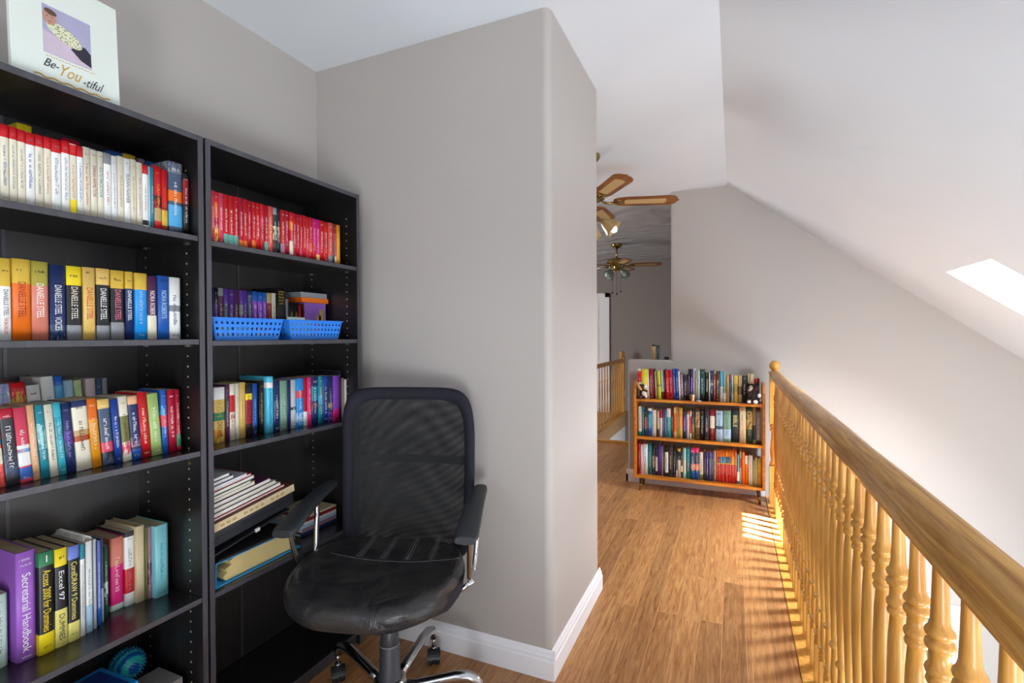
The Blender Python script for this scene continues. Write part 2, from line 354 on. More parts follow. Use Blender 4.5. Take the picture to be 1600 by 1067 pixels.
# ------------------------------------------------------------------ black bookcases
M_PIN = mat('pin_hole_sleeve', 'D8CDB4', 0.35, 0.6)
def board(bm, x0, x1, y0, y1, z0, z1, front=1, top=0):
    n0 = len(bm.faces); add_box(bm, x0, x1, y0, y1, z0, z1, 0); bm.faces.ensure_lookup_table()
    bm.faces[n0 + 1].material_index = front
    if top: bm.faces[n0 + 5].material_index = top
def bookcase(Y0, Y1, shelves, label):
    t = thing('bookcase', label, 'bookcase', (-1.5, Y0, 0), group='pair of tall black bookcases')
    W = Y1 - Y0; ms = [M_EBONY, M_EBEDGE_LIT, M_EBSHELF, M_PIN]
    for s, (a, b) in enumerate(((0, 0.017), (W - 0.017, W))):
        bm = BM(); board(bm, -0.333, 0, a, b, 0, 1.970)
        yi = b if s == 0 else a; d = 0.0006 if s == 0 else -0.0006
        for xx in (-0.057, -0.262):
            z = 0.14
            while z < 1.9:
                add_box(bm, xx - 0.0028, xx + 0.0028, min(yi, yi + d), max(yi, yi + d), z - 0.0026, z + 0.0026, 3); z += 0.032
        obj('side_panel', bm, ms, t)
    bm = BM(); board(bm, -0.333, -0.001, 0.017, W - 0.017, 1.953, 1.970); obj('top_panel', bm, ms, t)
    for a, b in ((0.017, W / 2 - 0.002), (W / 2 + 0.002, W - 0.017)):
        boxes('back_panel', [(-0.318, -0.313, a, b, 0.03, 1.953)], M_EBONY, t)
    boxes('back_joint_strip', [(-0.3135, -0.3105, W / 2 - 0.004, W / 2 + 0.004, 0.03, 1.953)], M_EBEDGE_LIT, t)
    for z in shelves + [0.062]:
        bm = BM(); board(bm, -0.3135, -0.002, 0.0172, W - 0.0172, z - 0.017, z, top=2); obj('shelf', bm, ms, t, bevel=0.0008, seg=1)
        if z > 0.1:
            for xx in (-0.057, -0.262):
                for yy in (0.019, W - 0.019):
                    boxes('shelf_pin', [(xx - 0.006, xx + 0.006, yy - 0.0045 if yy > 0.1 else yy - 0.0018, yy + 0.0018 if yy > 0.1 else yy + 0.0045, z - 0.024, z - 0.0172)], M_STEEL, t)
    bm = BM(); board(bm, -0.05, -0.02, 0.017, W - 0.017, 0, 0.045); obj('kick_board', bm, ms, t)
    bm = BM(); add_lathe(bm, [(0, 0.007), (0.0012, 0.006)], 12, M=Matrix.Translation((-0.055, W - 0.0171, 0.958)) @ Matrix.Rotation(math.radians(90), 4, 'X'))
    obj('cam_cap', bm, M_BRASS, t)
    return t
ZL = [1.662, 1.345, 1.001, 0.547]; ZR = [1.655, 1.340, 0.993, 0.540]
bookcase(0.345, 1.0435, ZL, 'tall black bookcase nearest the viewer, a picture frame on its top')
bookcase(1.0505, 1.752, ZR, 'tall black bookcase beside the closet corner, behind the office chair')

# ------------------------------------------------------------------ low wooden bookcase
t = thing('low_bookcase', 'low orange wooden bookcase with three shelves on tapered legs against far wall', 'bookcase', (-0.28, 4.54, 0))
for xx in (-0.513, 0.491):
    prof = [(-0.12, 0.118), (-0.12, 0.86), (-0.112, 0.895), (-0.09, 0.93), (-0.06, 0.952), (-0.02, 0.962), (0.125, 0.962), (0.125, 0.118)]
    bm = BM(); add_prism(bm, prof, xx, xx + 0.022, 'X'); obj('side_panel', bm, M_TEAK, t, bevel=0.003)
for z in (0.802, 0.475, 0.138):
    boxes('shelf', [(-0.491, 0.491, -0.118, 0.12, z - 0.022, z)], M_TEAK, t, bevel=0.002)
M_LEG = wood_mat('dark_leg_wood', '5A3218', '3A1E0E', (30, 30, 4), 0.4)
for xx, sx in ((-0.455, -1), (0.463, 1)):
    for yy, sy in ((-0.08, -1), (0.09, 1)):
        A = Vector((xx, yy, 0.12)); B = Vector((xx + 0.012 * sx, yy + 0.012 * sy, 0))
        bm = BM(); add_tube(bm, [A, A.lerp(B, 0.55)], [0.016, 0.0125], 14); lg = obj('leg', bm, M_LEG, t)
        bm = BM(); add_tube(bm, [A.lerp(B, 0.5), A.lerp(B, 0.55), B], [0.0125, 0.0135, 0.0085], 14); f = obj('ferrule', bm, M_BRASS, lg)

# ------------------------------------------------------------------ railing along the landing
BAL = [(0.99, 0.0098), (0.93, 0.0115), (0.89, 0.0132), (0.880, 0.0155), (0.875, 0.0195), (0.870, 0.0208), (0.866, 0.0195), (0.8635, 0.0145), (0.860, 0.0150), (0.856, 0.0195), (0.850, 0.0210), (0.845, 0.0190), (0.842, 0.0152), (0.830, 0.0148), (0.819, 0.0158), (0.814, 0.0195), (0.809, 0.0205), (0.804, 0.0190), (0.8015, 0.0142), (0.798, 0.0175), (0.792, 0.0192), (0.786, 0.0170), (0.783, 0.0138),
 (0.74, 0.0170), (0.68, 0.0188), (0.62, 0.0192), (0.55, 0.0180), (0.46, 0.0155), (0.38, 0.0132), (0.352, 0.0125), (0.348, 0.0170), (0.341, 0.0195), (0.335, 0.0165), (0.332, 0.0122), (0.30, 0.0125), (0.26, 0.0148), (0.23, 0.0140), (0.212, 0.0125), (0.208, 0.0165), (0.201, 0.0200), (0.194, 0.0180), (0.191, 0.0130), (0.184, 0.0165), (0.177, 0.0185), (0.170, 0.0170), (0.166, 0.0150), (0.160, 0.0165)]
rl = thing('stair_railing', 'golden oak railing of turned balusters with moulded handrail beside the landing', 'railing', (0.304, 4.5, 0))
RP = [(-0.021, 0.990), (-0.021, 1.000), (-0.026, 1.006), (-0.033, 1.010), (-0.0355, 1.018), (-0.033, 1.026), (-0.029, 1.031), (-0.029, 1.036), (-0.033, 1.042), (-0.032, 1.052), (-0.024, 1.062), (-0.012, 1.068), (0, 1.070)]
RP = RP + [(-a, z) for a, z in reversed(RP[:-1])]
bm = BM(); add_prism(bm, RP, -4.9, -0.036, 'Y', smooth=True); hr = obj('handrail', bm, M_OAKR, rl)
for p in hr.data.polygons:
    if abs(p.normal.z + 1) < 0.01 or abs(p.normal.y) > 0.9: p.use_smooth = False
bm = BM(); add_lathe(bm, BAL, 20, cap=False)
# square foot block with softened top
add_box(bm, -0.0165, 0.0165, -0.0165, 0.0165, 0.0, 0.161)
b0 = obj('baluster', bm, M_OAK, rl, loc=(0, 0.786 + 0.1118 * 32 - 4.5, 0.001))
for k in range(-4, 32):
    c = b0.copy(); COL.objects.link(c); c.parent = rl; c.location = (0, 0.786 + 0.1118 * k - 4.5, 0.001); c.rotation_euler = (0, 0, (k * 37 % 4) * math.pi / 2)
NP = [(0.30, 0.026), (0.31, 0.033), (0.318, 0.036), (0.326, 0.033), (0.332, 0.027), (0.35, 0.025), (0.38, 0.031), (0.42, 0.034), (0.47, 0.030), (0.53, 0.025), (0.575, 0.024), (0.582, 0.033), (0.592, 0.036), (0.600, 0.031), (0.604, 0.026), (0.612, 0.034), (0.622, 0.036), (0.632, 0.031), (0.645, 0.030)]
bm = BM(); add_lathe(bm, NP, 24); add_box(bm, -0.038, 0.038, -0.038, 0.038, 0.0, 0.30); add_box(bm, -0.038, 0.038, -0.038, 0.038, 0.64, 1.045)
nw = obj('newel_post', bm, M_OAK, rl, loc=(0, 0.03, 0.001))
bm = BM(); add_lathe(bm, [(1.045, 0.044), (1.054, 0.044), (1.058, 0.030), (1.064, 0.024)] + [(1.103 + 0.041 * math.sin(math.radians(a)), 0.041 * math.cos(math.radians(a))) for a in range(-62, 90, 10)] + [(1.1442, 0.002)], 28)
obj('ball_finial', bm, M_OAK, nw)

# far stair railing in the room beyond
fr = thing('stair_railing', 'distant oak stair railing seen past the closet corner in the darker room', 'railing', (-1.735, 8.6, 0))
bm = BM(); add_prism(bm, [(-0.03, 0.90), (0.03, 0.90), (0.032, 0.94), (0.015, 0.955), (-0.015, 0.955), (-0.032, 0.94)], -2.6, 0.0, 'Y'); obj('handrail', bm, M_OAK, fr)
boxes('shoe_rail', [(-0.05, 0.05, -2.35, 0.18, 0.0, 0.045)], M_OAK, fr, bevel=0.006)
BF = [(0.90, 0.007), (0.70, 0.009), (0.68, 0.014), (0.66, 0.009), (0.5, 0.011), (0.33, 0.008), (0.32, 0.014), (0.30, 0.009), (0.28, 0.013), (0.045, 0.013)]
bm = BM(); add_lathe(bm, BF, 10); b1 = obj('baluster', bm, M_OAK, fr, loc=(0, -0.12, 0))
for k in range(1, 14):
    c = b1.copy(); COL.objects.link(c); c.parent = fr; c.location = (0, -0.12 - 0.165 * k, 0)
bm = BM(); add_box(bm, -0.04, 0.04, -0.04, 0.04, 0, 0.98); add_lathe(bm, [(0.98, 0.05), (0.995, 0.05), (1.0, 0.025), (1.02, 0.036), (1.05, 0.042), (1.075, 0.03), (1.088, 0.005)], 16)
obj('newel_post', bm, M_OAK, fr)

# ------------------------------------------------------------------ books
def ordinal(n):
    o = ['zeroth', 'first', 'second', 'third', 'fourth', 'fifth', 'sixth', 'seventh', 'eighth', 'ninth', 'tenth', 'eleventh', 'twelfth', 'thirteenth', 'fourteenth', 'fifteenth', 'sixteenth', 'seventeenth', 'eighteenth', 'nineteenth']
    if n < 20: return o[n]
    tens = {2: 'twent', 3: 'thirt', 4: 'fort'}[n // 10]
    return tens + 'ieth' if n % 10 == 0 else tens + 'y-' + o[n % 10]
def parse(spec):
    p = spec.split('|'); base = p[0]; bands = []
    for q in p[1:]:
        art = q.endswith('*'); q = q.rstrip('*'); c, r = q.split('@'); a, b = r.split('-'); bands.append((c, float(a), float(b), art))
    return base, bands
def book_label(spec, where, n, kind, extra=''):
    base, bands = parse(spec); s = base.replace('_', ' ') + ' ' + kind
    if extra: s += ' ' + extra
    elif bands:
        w = []
        for c, a, b, art in bands[:2]:
            pos = 'top' if b > 0.8 and a > 0.5 else ('foot' if a < 0.15 and b < 0.5 else 'band')
            w.append(c.replace('_', ' ') + ' ' + pos)
        s += ' with ' + w[0] if len(w) == 1 else ' with ' + w[0] + ' and ' + w[1]
    return s + ', ' + ordinal(n) + ' from left, ' + where
def set_top_colour_art(spec):
    return any(q.endswith('*') for q in spec.split('|'))
def cover(t, h, d, spec, hard):
    """wrap-around cover: rounded spine and two boards, colour bands across the height"""
    base, bands = parse(spec)
    cuts = sorted(set([0.0, 1.0] + [x for _, a, b, _ in bands for x in (a, b)]))
    c = 0.0022 if hard else 0.0009; c = min(c, t * 0.25); bulge = min(0.0022, t * 0.06) if hard else min(0.0012, t * 0.05)
    N = 6; outer = [(0.0, d), (0.0, 0.0012)]
    for k in range(1, N): outer.append((t * k / N, 0.0012 - (bulge + 0.0012) * math.sin(math.pi * k / N) ** 0.6))
    outer += [(t, 0.0012), (t, d)]
    inner = [(c, d), (c, 0.0012 + c)] + [(t - c, 0.0012 + c), (t - c, d)]
    mats, idx = [], {}
    def mi(cn, art=None):
        k = (cn, art)
        if k not in idx: idx[k] = len(mats); mats.append(cover_mat(cn, art))
        return idx[k]
    mi(base, bands[-1][0] if (bands and bands[-1][3] and bands[-1][0] != base) else None) if False else mi(base)
    bm = BM(); levels = [[bm.verts.new((x, y, h * z)) for x, y in outer] for z in cuts]
    for li in range(len(cuts) - 1):
        zm = (cuts[li] + cuts[li + 1]) / 2; m = 0
        for cn, a, b, art in bands:
            if a < zm < b: m = mi(base, cn) if art and False else (mi(cn, base) if art else mi(cn))
        for k in range(len(outer) - 1):
            f = bm.faces.new((levels[li][k], levels[li][k + 1], levels[li + 1][k + 1], levels[li + 1][k])); f.material_index = m; f.smooth = 1 <= k <= N
    ib = [bm.verts.new((x, y, 0)) for x, y in inner]; it = [bm.verts.new((x, y, h)) for x, y in inner]
    for k in range(3): bm.faces.new((ib[k + 1], ib[k], it[k], it[k + 1]))
    top_m = bm.faces[-1:] if False else None
    for ring, ii, z in ((levels[0], ib, 0), (levels[-1], it, 1)):
        bm.faces.new((ring[0], ring[1], ii[1], ii[0])); bm.faces.new((ring[-2], ring[-1], ii[3], ii[2])); bm.faces.new(ring[1:-1] + [ii[2], ii[1]])
    for a, b in ((0, 0), (-1, 3)):
        vsn = [l[a] for l in levels]; bm.faces.new(vsn + [it[b], ib[b]])
    return bm, mats, c, bulge
GLY = {}
def marks_mesh(length, height, m, seed, lines=1):
    """printed spine title too small to read: little upright strokes and bars"""
    rnd = random.Random(seed); bm = BM(); x = -length / 2
    def q(x0, x1, y0, y1):
        v = [bm.verts.new(p) for p in ((x0, y0, 0), (x1, y0, 0), (x1, y1, 0), (x0, y1, 0))]; bm.faces.new(v)
    while x < length / 2 - height * 0.4:
        w = height * rnd.uniform(0.45, 0.8); s = height * 0.16; hh = height * (1.0 if rnd.random() < 0.3 else 0.72)
        q(x, x + s, -height / 2, -height / 2 + hh)
        if rnd.random() < 0.7: q(x + w - s, x + w, -height / 2, -height / 2 + hh * rnd.uniform(0.6, 1))
        if rnd.random() < 0.75:
            yy = -height / 2 + hh * rnd.choice((0, 0.42, 0.84)); q(x, x + w, yy, yy + s)
        x += w + height * (0.22 if rnd.random() < 0.82 else 0.75)
    me = bpy.data.meshes.new('title_marks'); bm.to_mesh(me); bm.free(); me.materials.append(m); return me
def print_mat(cname):
    return mat('print_' + cname, PAL[cname], 0.4)
NBOOK = [0]
def make_book(name, t, h, d, spec, title, hard, parent=None):
    bm, mats, c, bulge = cover(t, h, d, spec, hard)
    bk = obj(name, bm, mats); ins = 0.003 if hard else 0.0006
    bm = BM(); add_box(bm, c, t - c, 0.0012 + c, d - ins, ins, h - ins)
    obj('pages', bm, M_PAGE, bk)
    NBOOK[0] += 1
    if title:
        kind, rest = title.split(':', 1); ln = []
        R_ = Matrix.Rotation(math.radians(90), 4, 'X')            # text plane to the spine plane
        def put(me, zc, flip=True, nm='spine_title'):
            o = bpy.data.objects.new(nm, me); COL.objects.link(o); o.parent = bk
            o.matrix_local = Matrix.Translation((t / 2, -bulge - 0.0004, zc)) @ R_ @ (Matrix.Rotation(math.radians(-90), 4, 'Z') if flip else Matrix.Identity(4))
            return o
        if kind == 'g':
            m = print_mat(rest); L = h * random.uniform(0.42, 0.6)
            if t > 0.008:
                put(marks_mesh(L, min(t * 0.36, 0.011), m, NBOOK[0]), h * 0.48)
                b2 = marks_mesh(t * 0.5, t * 0.2, m, NBOOK[0] + 500); put(b2, h * random.choice((0.9, 0.07)), False, 'publisher_mark')
        elif kind == 'gb':
            m = print_mat(rest)
            for k, z in enumerate((0.93, 0.88, 0.82, 0.76, 0.70)): put(marks_mesh(t * 0.66, t * 0.16, m, 40 + k), h * z, False)
        elif kind in ('t', 'tm', 'tb'):
            cn, s = rest.split(':', 1); m = print_mat(cn)
            big = len(s) > 16
            if s == 'IRISH DREAMS':
                put(text_mesh('IRISH', m, t * 0.55, h * 0.30), h * 0.62); put(text_mesh('DREAMS', print_mat('brown'), t * 0.45, h * 0.28), h * 0.24)
            elif s.startswith('Access'):
                put(text_mesh('Access 2000 for Dummies', m, t * 0.50, h * 0.60), h * 0.52); put(marks_mesh(t * 0.5, t * 0.16, print_mat('black'), 3), h * 0.07, False, 'publisher_mark'); put(text_mesh('1', print_mat('white'), t * 0.55), h * 0.93, False, 'series_number')
            elif s.startswith('Corel'):
                put(text_mesh('CorelDRAW 9 Dummies', m, t * 0.5, h * 0.60), h * 0.53); put(marks_mesh(t * 0.5, t * 0.16, print_mat('black'), 4), h * 0.08, False, 'publisher_mark')
            elif s.startswith('Secret'):
                put(text_mesh('Secretarial Handbook', m, t * 0.44, h * 0.72), h * 0.44); put(marks_mesh(t * 0.7, t * 0.14, m, 5), h * 0.93, False, 'publisher_mark'); put(marks_mesh(t * 0.6, t * 0.12, m, 6), h * 0.88, False, 'publisher_mark'); put(marks_mesh(t * 0.5, t * 0.12, m, 7), h * 0.035, False, 'publisher_mark')
            elif kind == 'tb':
                put(text_mesh(s, m, t * 0.5, h * 0.36), h * 0.66)
            else:
                Lg = h * (0.60 if len(s) > 16 else 0.44); put(text_mesh(s, m, min(t * 0.5, 0.014), Lg), h * (0.43 if len(s) > 16 else (0.5 if 'DANIELLE' in s else 0.55)))
                put(marks_mesh(t * 0.55, t * 0.22, print_mat('black' if spec.split('|')[0] not in ('black',) or '@' in spec else 'white'), NBOOK[0]), h * 0.87 if '@' in spec else h * 0.93, False, 'publisher_mark')
        elif kind == 'ts':
            cols, s = rest.split(':', 1); c1, c2 = cols.split('/')
            if s.startswith('Excel'):
                put(text_mesh('Excel 97', print_mat('white'), t * 0.42, h * 0.30), h * 0.62); put(text_mesh('DUMMIES', print_mat('black'), t * 0.45, h * 0.26), h * 0.20); put(text_mesh('#1', print_mat('black'), t * 0.35), h * 0.91, False, 'series_number')
            else:
                put(text_mesh('DANIELLE STEEL', print_mat(c1), t * 0.42, h * 0.32), h * 0.46); put(text_mesh('THE BACHELORS', print_mat(c2), t * 0.36, h * 0.20), h * 0.18); put(marks_mesh(t * 0.6, t * 0.25, print_mat('black'), 9), h * 0.85, False, 'publisher_mark')
    if set_top_colour_art(spec): pass
    return bk
ROWS = {}
ROWS['L1'] = ('X', 1.662, 0, 0.108, [
 (0.5859,0.0156,0.18,-1.535,'cream|red@.84-1','g:blue',0),
 (0.6021,0.0139,0.18,-1.535,'cream|red@.84-1','g:grey',0),
 (0.6165,0.0142,0.179,-1.535,'cream|red@.84-1','g:grey',0),
 (0.6311,0.0181,0.178,-1.535,'white|red@.84-1','g:blue',0),
 (0.6497,0.0162,0.179,-1.535,'cream|red@.84-1','g:grey',0),
 (0.6665,0.0142,0.18,-1.535,'cream|red@.84-1','g:salmon',0),
 (0.6811,0.0196,0.18,-1.535,'white|red@.82-1','g:grey',0),
 (0.7012,0.0163,0.183,-1.535,'white|red@.83-1','g:grey',0),
 (0.718,0.0153,0.181,-1.535,'cream|red@.84-.99|yellow@.03-.22','g:salmon',0),
 (0.7339,0.013,0.18,-1.535,'white|red@.85-1','g:blue',0),
 (0.7474,0.016,0.183,-1.535,'cream','g:red',0),
 (0.764,0.015,0.181,-1.535,'cream','t:dark_red:DIANA HAMILTON',0),
 (0.7796,0.0139,0.182,-1.535,'cream','t:teal:KATE PROCTOR',0),
 (0.794,0.0172,0.183,-1.535,'white|grey@.84-1','g:pink',0),
 (0.8117,0.0146,0.181,-1.535,'white','g:lilac',0),
 (0.8269,0.0149,0.185,-1.535,'cream','g:tan',0),
 (0.8423,0.0152,0.183,-1.535,'white','t:slate:SUSAN NAPIER',0),
 (0.858,0.0155,0.186,-1.535,'cream','g:tan',0),
 (0.8741,0.0143,0.182,-1.535,'cream','g:mauve',0),
 (0.8889,0.0154,0.18,-1.535,'white|red@.86-1|black@.05-.13','g:tan',0),
 (0.9048,0.0071,0.18,-1.535,'pale_blue','',0),
 (0.9125,0.0089,0.181,-1.535,'teal','g:white',0),
 (0.922,0.0197,0.187,-1.535,'red|tan@.15-.55|black@.35-.55*','g:gold',0),
 (0.9421,0.0165,0.182,-1.535,'red|dark_red@.0-.4|gold@.1-.35','g:orange',0),
 (0.9622,0.0416,0.215,-1.535,'slate|orange@.45-.6|sky_blue@.1-.4|grey@.85-1*','g:white',1),
 (1.0046,0.0174,0.191,-1.535,'black|dark_red@.5-.9','g:white',0),
])
ROWS['L1B'] = ('X', 1.662, 0, 0.12, [
 (0.6685,0.0301,0.237,-1.668,'gold|yellow@.9-1','',0),
 (0.7644,0.0405,0.233,-1.668,'pink|crimson@.9-1','',0),
 (0.8205,0.0213,0.226,-1.668,'grey','',0),
 (0.8713,0.0398,0.235,-1.668,'blue','',0),
 (0.9133,0.0329,0.24,-1.668,'tan|gold@.9-1','',0),
 (0.9539,0.0196,0.238,-1.668,'mauve','',0),
 (0.9759,0.0336,0.237,-1.668,'blue','',0),
])
ROWS['L2'] = ('X', 1.345, 0, 0.108, [
 (0.5843,0.0195,0.19,-1.54,'white|gold@.66-1','ts:black/red:DANIELLE STEEL  THE BACHELORS',0),
 (0.6056,0.0333,0.192,-1.54,'orange|gold@.7-1','t:dark_red:DANIELLE STEEL',0),
 (0.6406,0.0327,0.191,-1.54,'salmon|olive_gold@.69-1','t:white:DANIELLE STEEL',0),
 (0.6763,0.0325,0.187,-1.54,'navy|slate@.0-.2*','t:white:DANIELLE STEEL  VOICES',0),
 (0.7107,0.0322,0.188,-1.54,'black|yellow@.74-1|grey@.0-.2','t:cream:DANIELLE STEEL',0),
 (0.7456,0.0265,0.189,-1.54,'sand','t:red:DANIELLE STEEL',0),
 (0.7756,0.0307,0.19,-1.54,'black|sand@.77-1|grey@.0-.2','t:white:DANIELLE STEEL',0),
 (0.8099,0.0331,0.189,-1.54,'black|gold@.74-1|grey@.0-.25','t:pink:DANIELLE STEEL',0),
 (0.846,0.0189,0.189,-1.54,'navy|gold@.75-1','t:white:DANIELLE STEEL',0),
 (0.8687,0.0315,0.188,-1.54,'bright_blue|gold@.75-1','g:pale_blue',0),
 (0.9016,0.0257,0.182,-1.54,'cream|plum@.38-1','t:white:NORA ROBERTS',0),
 (0.9306,0.0313,0.187,-1.54,'blue','t:pale_blue:NORA ROBERTS',0),
 (0.9634,0.0336,0.186,-1.54,'white|grey@.45-.55','g:slate',0),
])
ROWS['L3'] = ('X', 1.001, -4, 0.108, [
 (0.5898,0.0092,0.184,-1.565,'coral|teal@.55-.62|cream@.3-.5|red@.05-.2*','g:cream',0),
 (0.5996,0.0253,0.184,-1.565,'charcoal|crimson@.87-1|slate@.1-.4*','g:white',0),
 (0.6256,0.024,0.182,-1.565,'rose|white@.22-.5|blue@.05-.2|sky_blue@.4-.45*','g:white',0),
 (0.6507,0.0145,0.186,-1.565,'peach','g:white',0),
 (0.6665,0.0161,0.184,-1.565,'teal|pale_teal@.4-.75*','g:white',0),
 (0.6838,0.0166,0.183,-1.565,'cream','g:slate',0),
 (0.7017,0.0157,0.186,-1.565,'aqua|teal@.5-.8*','g:white',0),
 (0.7187,0.0202,0.182,-1.565,'navy|purple@.4-.6*','g:lilac',0),
 (0.7408,0.0329,0.185,-1.565,'cream|rust@.42-.5|tan@.5-.58|navy@.91-1','g:brown',0),
 (0.7751,0.022,0.187,-1.565,'amber|orange@.7-1','g:cream',0),
 (0.7992,0.0281,0.182,-1.565,'slate|sand@.86-1|rose@.2-.35|black@.05-.2*','g:white',0),
 (0.8294,0.0182,0.18,-1.565,'royal_blue','g:white',0),
 (0.849,0.0211,0.185,-1.565,'cream|olive@.3-.7|rose@.1-.3*','g:brown',0),
 (0.8716,0.0252,0.183,-1.565,'navy|peach@.87-1|blue@.0-.16|mauve@.2-.35*','g:white',0),
 (0.8983,0.0243,0.191,-1.565,'red','g:cream',0),
 (0.9248,0.0288,0.184,-1.565,'light_green','g:white',0),
 (0.9549,0.0163,0.193,-1.565,'blue|rose@.42-.6|sky_blue@.6-.75*','g:white',0),
 (0.9745,0.0221,0.189,-1.565,'crimson','g:white',0),
 (0.9981,0.0139,0.189,-1.565,'crimson|green@.07-.27','g:white',0),
])
ROWS['L3B'] = ('X', 1.001, -4, 0.108, [
 (0.64,0.003,0.234,-1.69,'lilac','',0),
 (0.6443,0.0273,0.232,-1.69,'pale_blue|lilac@.7-1*','g:purple',0),
 (0.6729,0.0298,0.234,-1.69,'red|gold@.6-.9*','g:gold',0),
 (0.7046,0.0278,0.225,-1.69,'white','g:dark_red',0),
 (0.736,0.0276,0.245,-1.69,'white','g:grey',0),
 (0.7649,0.0191,0.244,-1.69,'sky_blue|blue@.9-1','g:blue',0),
 (0.7859,0.0211,0.231,-1.69,'pale_blue','g:slate',0),
 (0.8084,0.0171,0.23,-1.69,'pale_green','g:slate',0),
 (0.827,0.0239,0.232,-1.69,'blush','g:slate',0),
 (0.8523,0.0165,0.23,-1.69,'slate','g:white',0),
 (0.8702,0.0127,0.23,-1.69,'grey','g:slate',0),
])
ROWS['L4'] = ('X', 0.547, 0, 0.16, [
 (0.5953,0.0278,0.179,-1.63,'mint','g:grey',0),
 (0.6325,0.0383,0.272,-1.611,'lavender','t:white:Secretarial Handbook',2),
 (0.6711,0.0318,0.26,-1.6,'black|green@.86-1|yellow@0-.2','t:yellow:Access 2000 for Dummies',2),
 (0.7045,0.0265,0.256,-1.599,'black|yellow@.82-1|pale_yellow@0-.38','ts:white/black:Excel 97    DUMMIES',2),
 (0.7321,0.0254,0.253,-1.597,'black|periwinkle@.86-1|pale_yellow@0-.2','t:pale_yellow:CorelDRAW 9 Dummies',2),
 (0.7603,0.011,0.247,-1.6,'white|teal@.84-1','g:grey',0),
 (0.7752,0.0149,0.249,-1.605,'white|pale_blue@.0-.3','g:teal',0),
 (0.795,0.0077,0.247,-1.612,'silver','g:grey',0),
 (0.808,0.0086,0.237,-1.62,'periwinkle|blue@0-.2','g:white',0),
 (0.8231,0.0065,0.237,-1.63,'slate|pale_blue@0-.4','',0),
 (0.8358,0.0106,0.208,-1.64,'dark_green|mint@.3-.5*','g:mint',0),
 (0.863,0.0355,0.214,-1.664,'magenta|salmon@.62-1|mint@0-.08','g:cream',0),
 (0.8988,0.0254,0.222,-1.657,'white|red@.17-.5|charcoal@.93-1','g:grey',0),
 (0.9245,0.0236,0.231,-1.648,'parchment','g:cream',0),
 (0.9497,0.0051,0.218,-1.645,'olive','',0),
 (0.9551,0.0088,0.221,-1.64,'mauve|plum@.2-.5*','g:black',0),
 (0.9642,0.0384,0.222,-1.624,'aqua_pale','g:aqua',0),
])
ROWS['R1'] = ('X', 1.655, 0, 0.108, [
 (1.0901,0.0119,0.167,-1.53,'rose','g:white',0),
 (1.1025,0.0136,0.166,-1.53,'red|orange@.5-.8|yellow@.05-.35*','g:white',0),
 (1.1167,0.0176,0.166,-1.53,'rose','g:white',0),
 (1.1348,0.0176,0.166,-1.53,'red|seafoam@.03-.22','g:white',0),
 (1.153,0.0192,0.166,-1.53,'red|seafoam@.03-.22','g:white',0),
 (1.1727,0.0168,0.168,-1.53,'red|seafoam@.03-.22','g:white',0),
 (1.19,0.0158,0.168,-1.53,'crimson|orange@0-.15','g:white',0),
 (1.2064,0.0182,0.168,-1.53,'red|orange@0-.15','g:white',0),
 (1.2252,0.0139,0.167,-1.53,'crimson','g:white',0),
 (1.2396,0.015,0.166,-1.53,'red|orange@.0-.2','g:white',0),
 (1.2552,0.0201,0.167,-1.53,'red','g:white',0),
 (1.2759,0.0151,0.168,-1.53,'red|rose@.5-.7','g:white',0),
 (1.2915,0.0154,0.166,-1.53,'crimson|seafoam@.03-.22','g:white',0),
 (1.3075,0.0213,0.168,-1.53,'coral|orange@.3-.6*','g:white',0),
 (1.3293,0.0165,0.167,-1.53,'charcoal|grey@.85-1|cream@.3-.6*','g:white',0),
 (1.3464,0.0139,0.168,-1.53,'black|tan@.3-.6*','g:white',0),
 (1.3608,0.0185,0.166,-1.53,'red|mauve@.05-.25','g:white',0),
 (1.3799,0.0209,0.168,-1.53,'crimson','g:white',0),
 (1.4038,0.0162,0.167,-1.53,'red|orange@.6-.8|cream@.05-.35','g:white',0),
 (1.4206,0.0144,0.167,-1.53,'red|rose@.3-.5','g:white',0),
 (1.4356,0.0157,0.166,-1.53,'crimson','g:white',0),
 (1.4519,0.0149,0.167,-1.53,'red|rose@.1-.3','g:white',0),
 (1.4673,0.0146,0.168,-1.53,'red','g:white',0),
 (1.4824,0.0148,0.166,-1.53,'rose|red@.5-1','g:white',0),
 (1.4978,0.0173,0.167,-1.53,'red|coral@.2-.4','g:white',0),
 (1.5156,0.0175,0.166,-1.53,'magenta|red@0-.4','g:white',0),
 (1.5337,0.0184,0.166,-1.53,'magenta|sand@.02-.16','g:white',0),
 (1.5527,0.0229,0.167,-1.53,'red','g:white',0),
 (1.5761,0.0234,0.166,-1.53,'red|crimson@.4-.6','g:white',0),
 (1.6001,0.0239,0.168,-1.53,'coral|grey@.0-.2','g:white',0),
 (1.6246,0.0112,0.168,-1.53,'charcoal|dark_red@.5-.9','g:white',0),
 (1.6364,0.0133,0.168,-1.53,'red|cream@.05-.2','g:white',0),
 (1.6502,0.0186,0.168,-1.53,'amber','',0),
])
